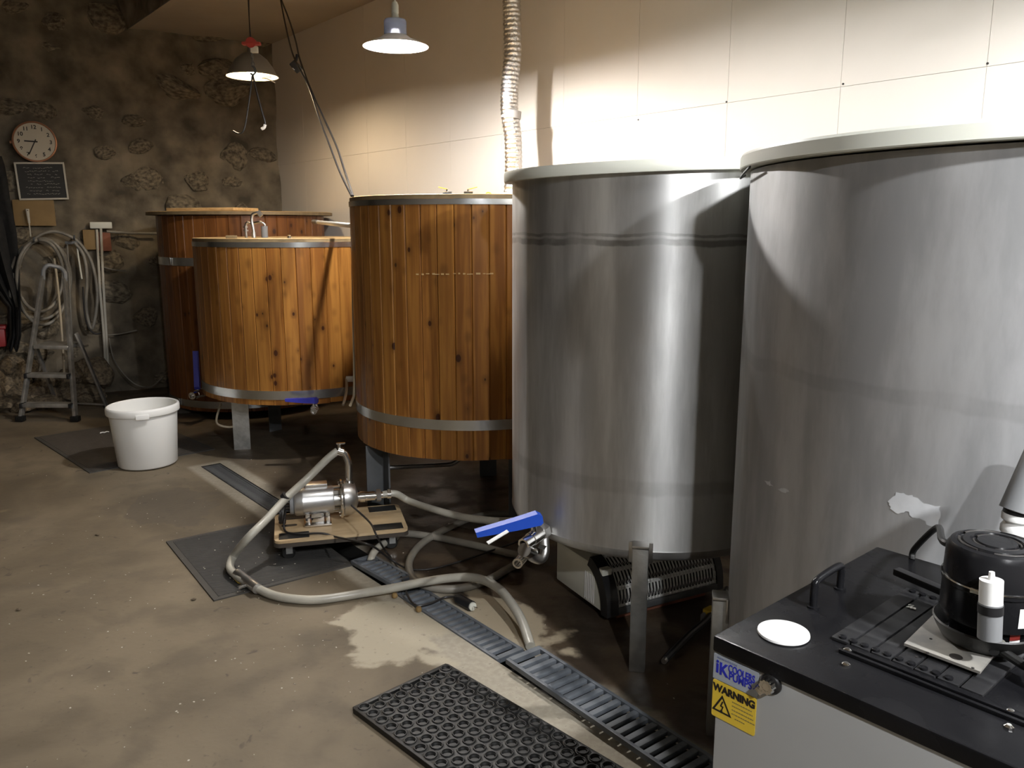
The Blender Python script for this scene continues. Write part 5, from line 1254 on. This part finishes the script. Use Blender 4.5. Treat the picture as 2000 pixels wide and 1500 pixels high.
text('K', 'letter', .027, 'print_blue', lb, (A.x + .0105, .0036, zb_ + .006), RX, .0008, sx=.85)
text('COOLERS', 'lettering', .0165, 'print_blue', lb, (A.x + .026, .0036, zb_ + .0165), RX, .0003, sx=.62)
text('PUMPS', 'lettering', .0165, 'print_blue', lb, (A.x + .0275, .0036, zb_ + .0045), RX, .0003, sx=.80)
MB().tube([(A.x + .069, .0036, zb_ + .007), (A.x + .072, .0036, zb_ + .010), (A.x + .074, .0036, zb_ + .015), (A.x + .078, .0036, zb_ + .018)], .0006, 6).build('letter_tail', 'print_blue', lb)
Aw = fy(1394, 1324); Bw = fy(1479, 1360); zbot = fy(1392, 1395).z; ww = Bw.x - Aw.x
wl = MB().prism([(x_, y_) for x_, y_ in rrect(ww, Aw.z - zbot, .003, 4)], -.0006, .0006, Matrix.Rotation(R(90), 3, 'X'), (Aw.x + ww / 2, .0046, (Aw.z + zbot) / 2)).build('warning_label', 'yellow', t, smooth=0)
hW = Aw.z - zbot
text('WARNING', 'lettering', .0158, 'print_black', wl, (Aw.x + ww / 2, .0037, Aw.z - .0165), RX, .0007, align='CENTER', sx=1.0 * ww / .0800)
cxw, czw = Aw.x + ww * .24, zbot + hW * .34; tr_ = .020
def tri(r_): return [(cxw + r_ * math.cos(R(90 + 120 * k)), czw + r_ * math.sin(R(90 + 120 * k))) for k in range(3)]
m = MB(); o_t, i_t = tri(tr_), tri(tr_ * .70)
ov = [m.bm.verts.new((x_, .0036, z_)) for x_, z_ in o_t]; iv = [m.bm.verts.new((x_, .0036, z_)) for x_, z_ in i_t]
for k in range(3): m.bm.faces.new((ov[k], ov[(k + 1) % 3], iv[(k + 1) % 3], iv[k]))
m.build('hazard_triangle', 'print_black', wl, smooth=0)
m = MB(); bolt = [(.0015, .010), (-.0035, .0005), (-.0003, .0008), (-.002, -.005), (-.0038, -.0045), (-.0012, -.0095), (.0016, -.0055), (.0, -.0055), (.0032, .0035), (-.0004, .003), (.0035, .010)]
for (x0_, z0_, x1_, z1_, w_) in ((.001, .009, -.002, .001, .0022), (-.002, .001, .002, .001, .0018), (.002, .001, -.0005, -.006, .0018)):
    a_ = Vector((cxw + x0_, .0036, czw + z0_)); b_ = Vector((cxw + x1_, .0036, czw + z1_)); m.box((a_ + b_) / 2, ((b_ - a_).length + .001, .0004, w_), axes(b_ - a_, (0, -1, 0)) @ Matrix.Rotation(R(90), 3, 'X'))
m.prism([(-.0026, -.0055), (.0018, -.0055), (-.0008, -.0105)], -.0002, .0002, Matrix.Rotation(R(90), 3, 'X'), (cxw, .0036, czw)); m.build('lightning_bolt', 'print_black', wl, smooth=0)
m = MB(); rr = random.Random(4)
for r_ in range(5):
    z = zbot + hW * (.62 - r_ * .105); x = Aw.x + ww * (.47 + (.08 if r_ == 4 else 0)); xe = Aw.x + ww * (.95 - (.18 if r_ == 4 else 0) - (.04 if r_ == 0 else 0))
    while x < xe:
        w_ = rr.uniform(.0015, .004); m.box((x + w_ / 2, .0037, z), (w_, .0003, .0016)); x += w_ + .0009
o = m.build('small_print', 'print_pale', wl); o['kind'] = 'stuff'
kc = fy(1508, 1334); QF = Matrix.Rotation(R(90), 3, 'X')
kb = MB().lathe([(0, 0), (.0155, 0), (.0155, .004), (.0135, .006), (0, .006)], 32, (kc.x, .0055, kc.z), QF).build('thermostat', 'black', t)
m = MB(); n = 10
for k in range(n):
    a = 2 * PI * k / n; m.cyl((kc.x + .0088 * math.cos(a), .003, kc.z + .0088 * math.sin(a)), (kc.x + .008 * math.cos(a), -.012, kc.z + .008 * math.sin(a)), .0029, n=8)
m.lathe([(0, .004), (.0095, .004), (.0095, .014), (.007, .017), (0, .017)], 24, (kc.x, .0055, kc.z), QF); m.box((kc.x - .010, -.008, kc.z - .010), (.012, .008, .009), Matrix.Rotation(.7, 3, 'Y'), bevel=.002)
m.build('knob', 'chrome', kb)

# white ribbed spout bottle standing behind the motor
pb_ = Vector((.835, 1.285, HC))
t = thing('pump_bottle', 'white ribbed bottle neck with grey cone sleeve at the right edge, behind the motor', 'bottle', (pb_.x, pb_.y, HC))
prof = [(0, 0), (.024, 0), (.026, .006), (.026, .05)]
for k in range(4): prof += [(.020, .056 + k * .022), (.025, .061 + k * .022), (.025, .070 + k * .022)]
prof += [(.019, .145), (0, .145)]
MB().lathe(prof, 28).build('ribbed_neck', 'white', t)
MB().cyl((0, 0, .140), (.030, .01, .245), .030, .022, n=28).build('sleeve', 'grey_plastic', t)
MB().cyl((0, 0, .134), (.001, 0, .141), .024, n=28).build('sleeve_rim', 'black', t)

# ================================================================ crumbs and scraps on the floor
m = MB(); rr = random.Random(12)
for k in range(420):
    if rr.random() < .5: s_, t_ = rr.gauss(-2.9, .8), rr.gauss(-.9, .5)
    else: s_, t_ = rr.uniform(-5.5, -1.2), rr.uniform(-2.0, 1.5)
    z = .003
    p = st(s_, t_); q = p - Vector((onz(418, 1175).x, onz(418, 1175).y, 0))
    if CH0 - .02 < t_ < CH1 + .02: continue
    dm = p - MATN[0]; fa, fb = dm.dot(MATN[1]) / MATN[1].length_squared, dm.dot(MATN[2]) / MATN[2].length_squared
    z = .0078 if 0 < fa < 1 and 0 < fb < 1 else .0008
    w_ = rr.uniform(.002, .006); m.box((p.x, p.y, z), (w_, w_ * rr.uniform(.4, .9), .0015), Matrix.Rotation(rr.uniform(0, 3), 3, 'Z'))
o = m.build('crumbs', 'crumb', smooth=0); tag(o, 'pale crumbs and grain husks scattered over floor and mats', 'crumbs', kind='stuff')
for px, py, lb_ in ((190, 1044, 'pale pebble on the open concrete floor left of the ribbed mat'), (378, 1170, 'dark brown scrap on the floor left of the ribbed mat corner'), (36, 1190, 'dark scrap on the floor near the left edge')):
    o = rock_mesh('floor_scrap', px * .1, 'rock', 1); o.location = onz(px, py, .005); o.scale = (.014, .010, .006); tag(o, lb_, 'scrap')
p = onz(203, 845, .012); o = MB().tube([p + Vector((-.022, -.012, 0)), p + Vector((-.006, .0, .003)), p, p + Vector((.01, .02, .002)), p + Vector((.025, .022, 0))], .004, 6).build('paper_scrap', 'white'); tag(o, 'small white scrap lying on the brown mat left of bucket', 'scrap')
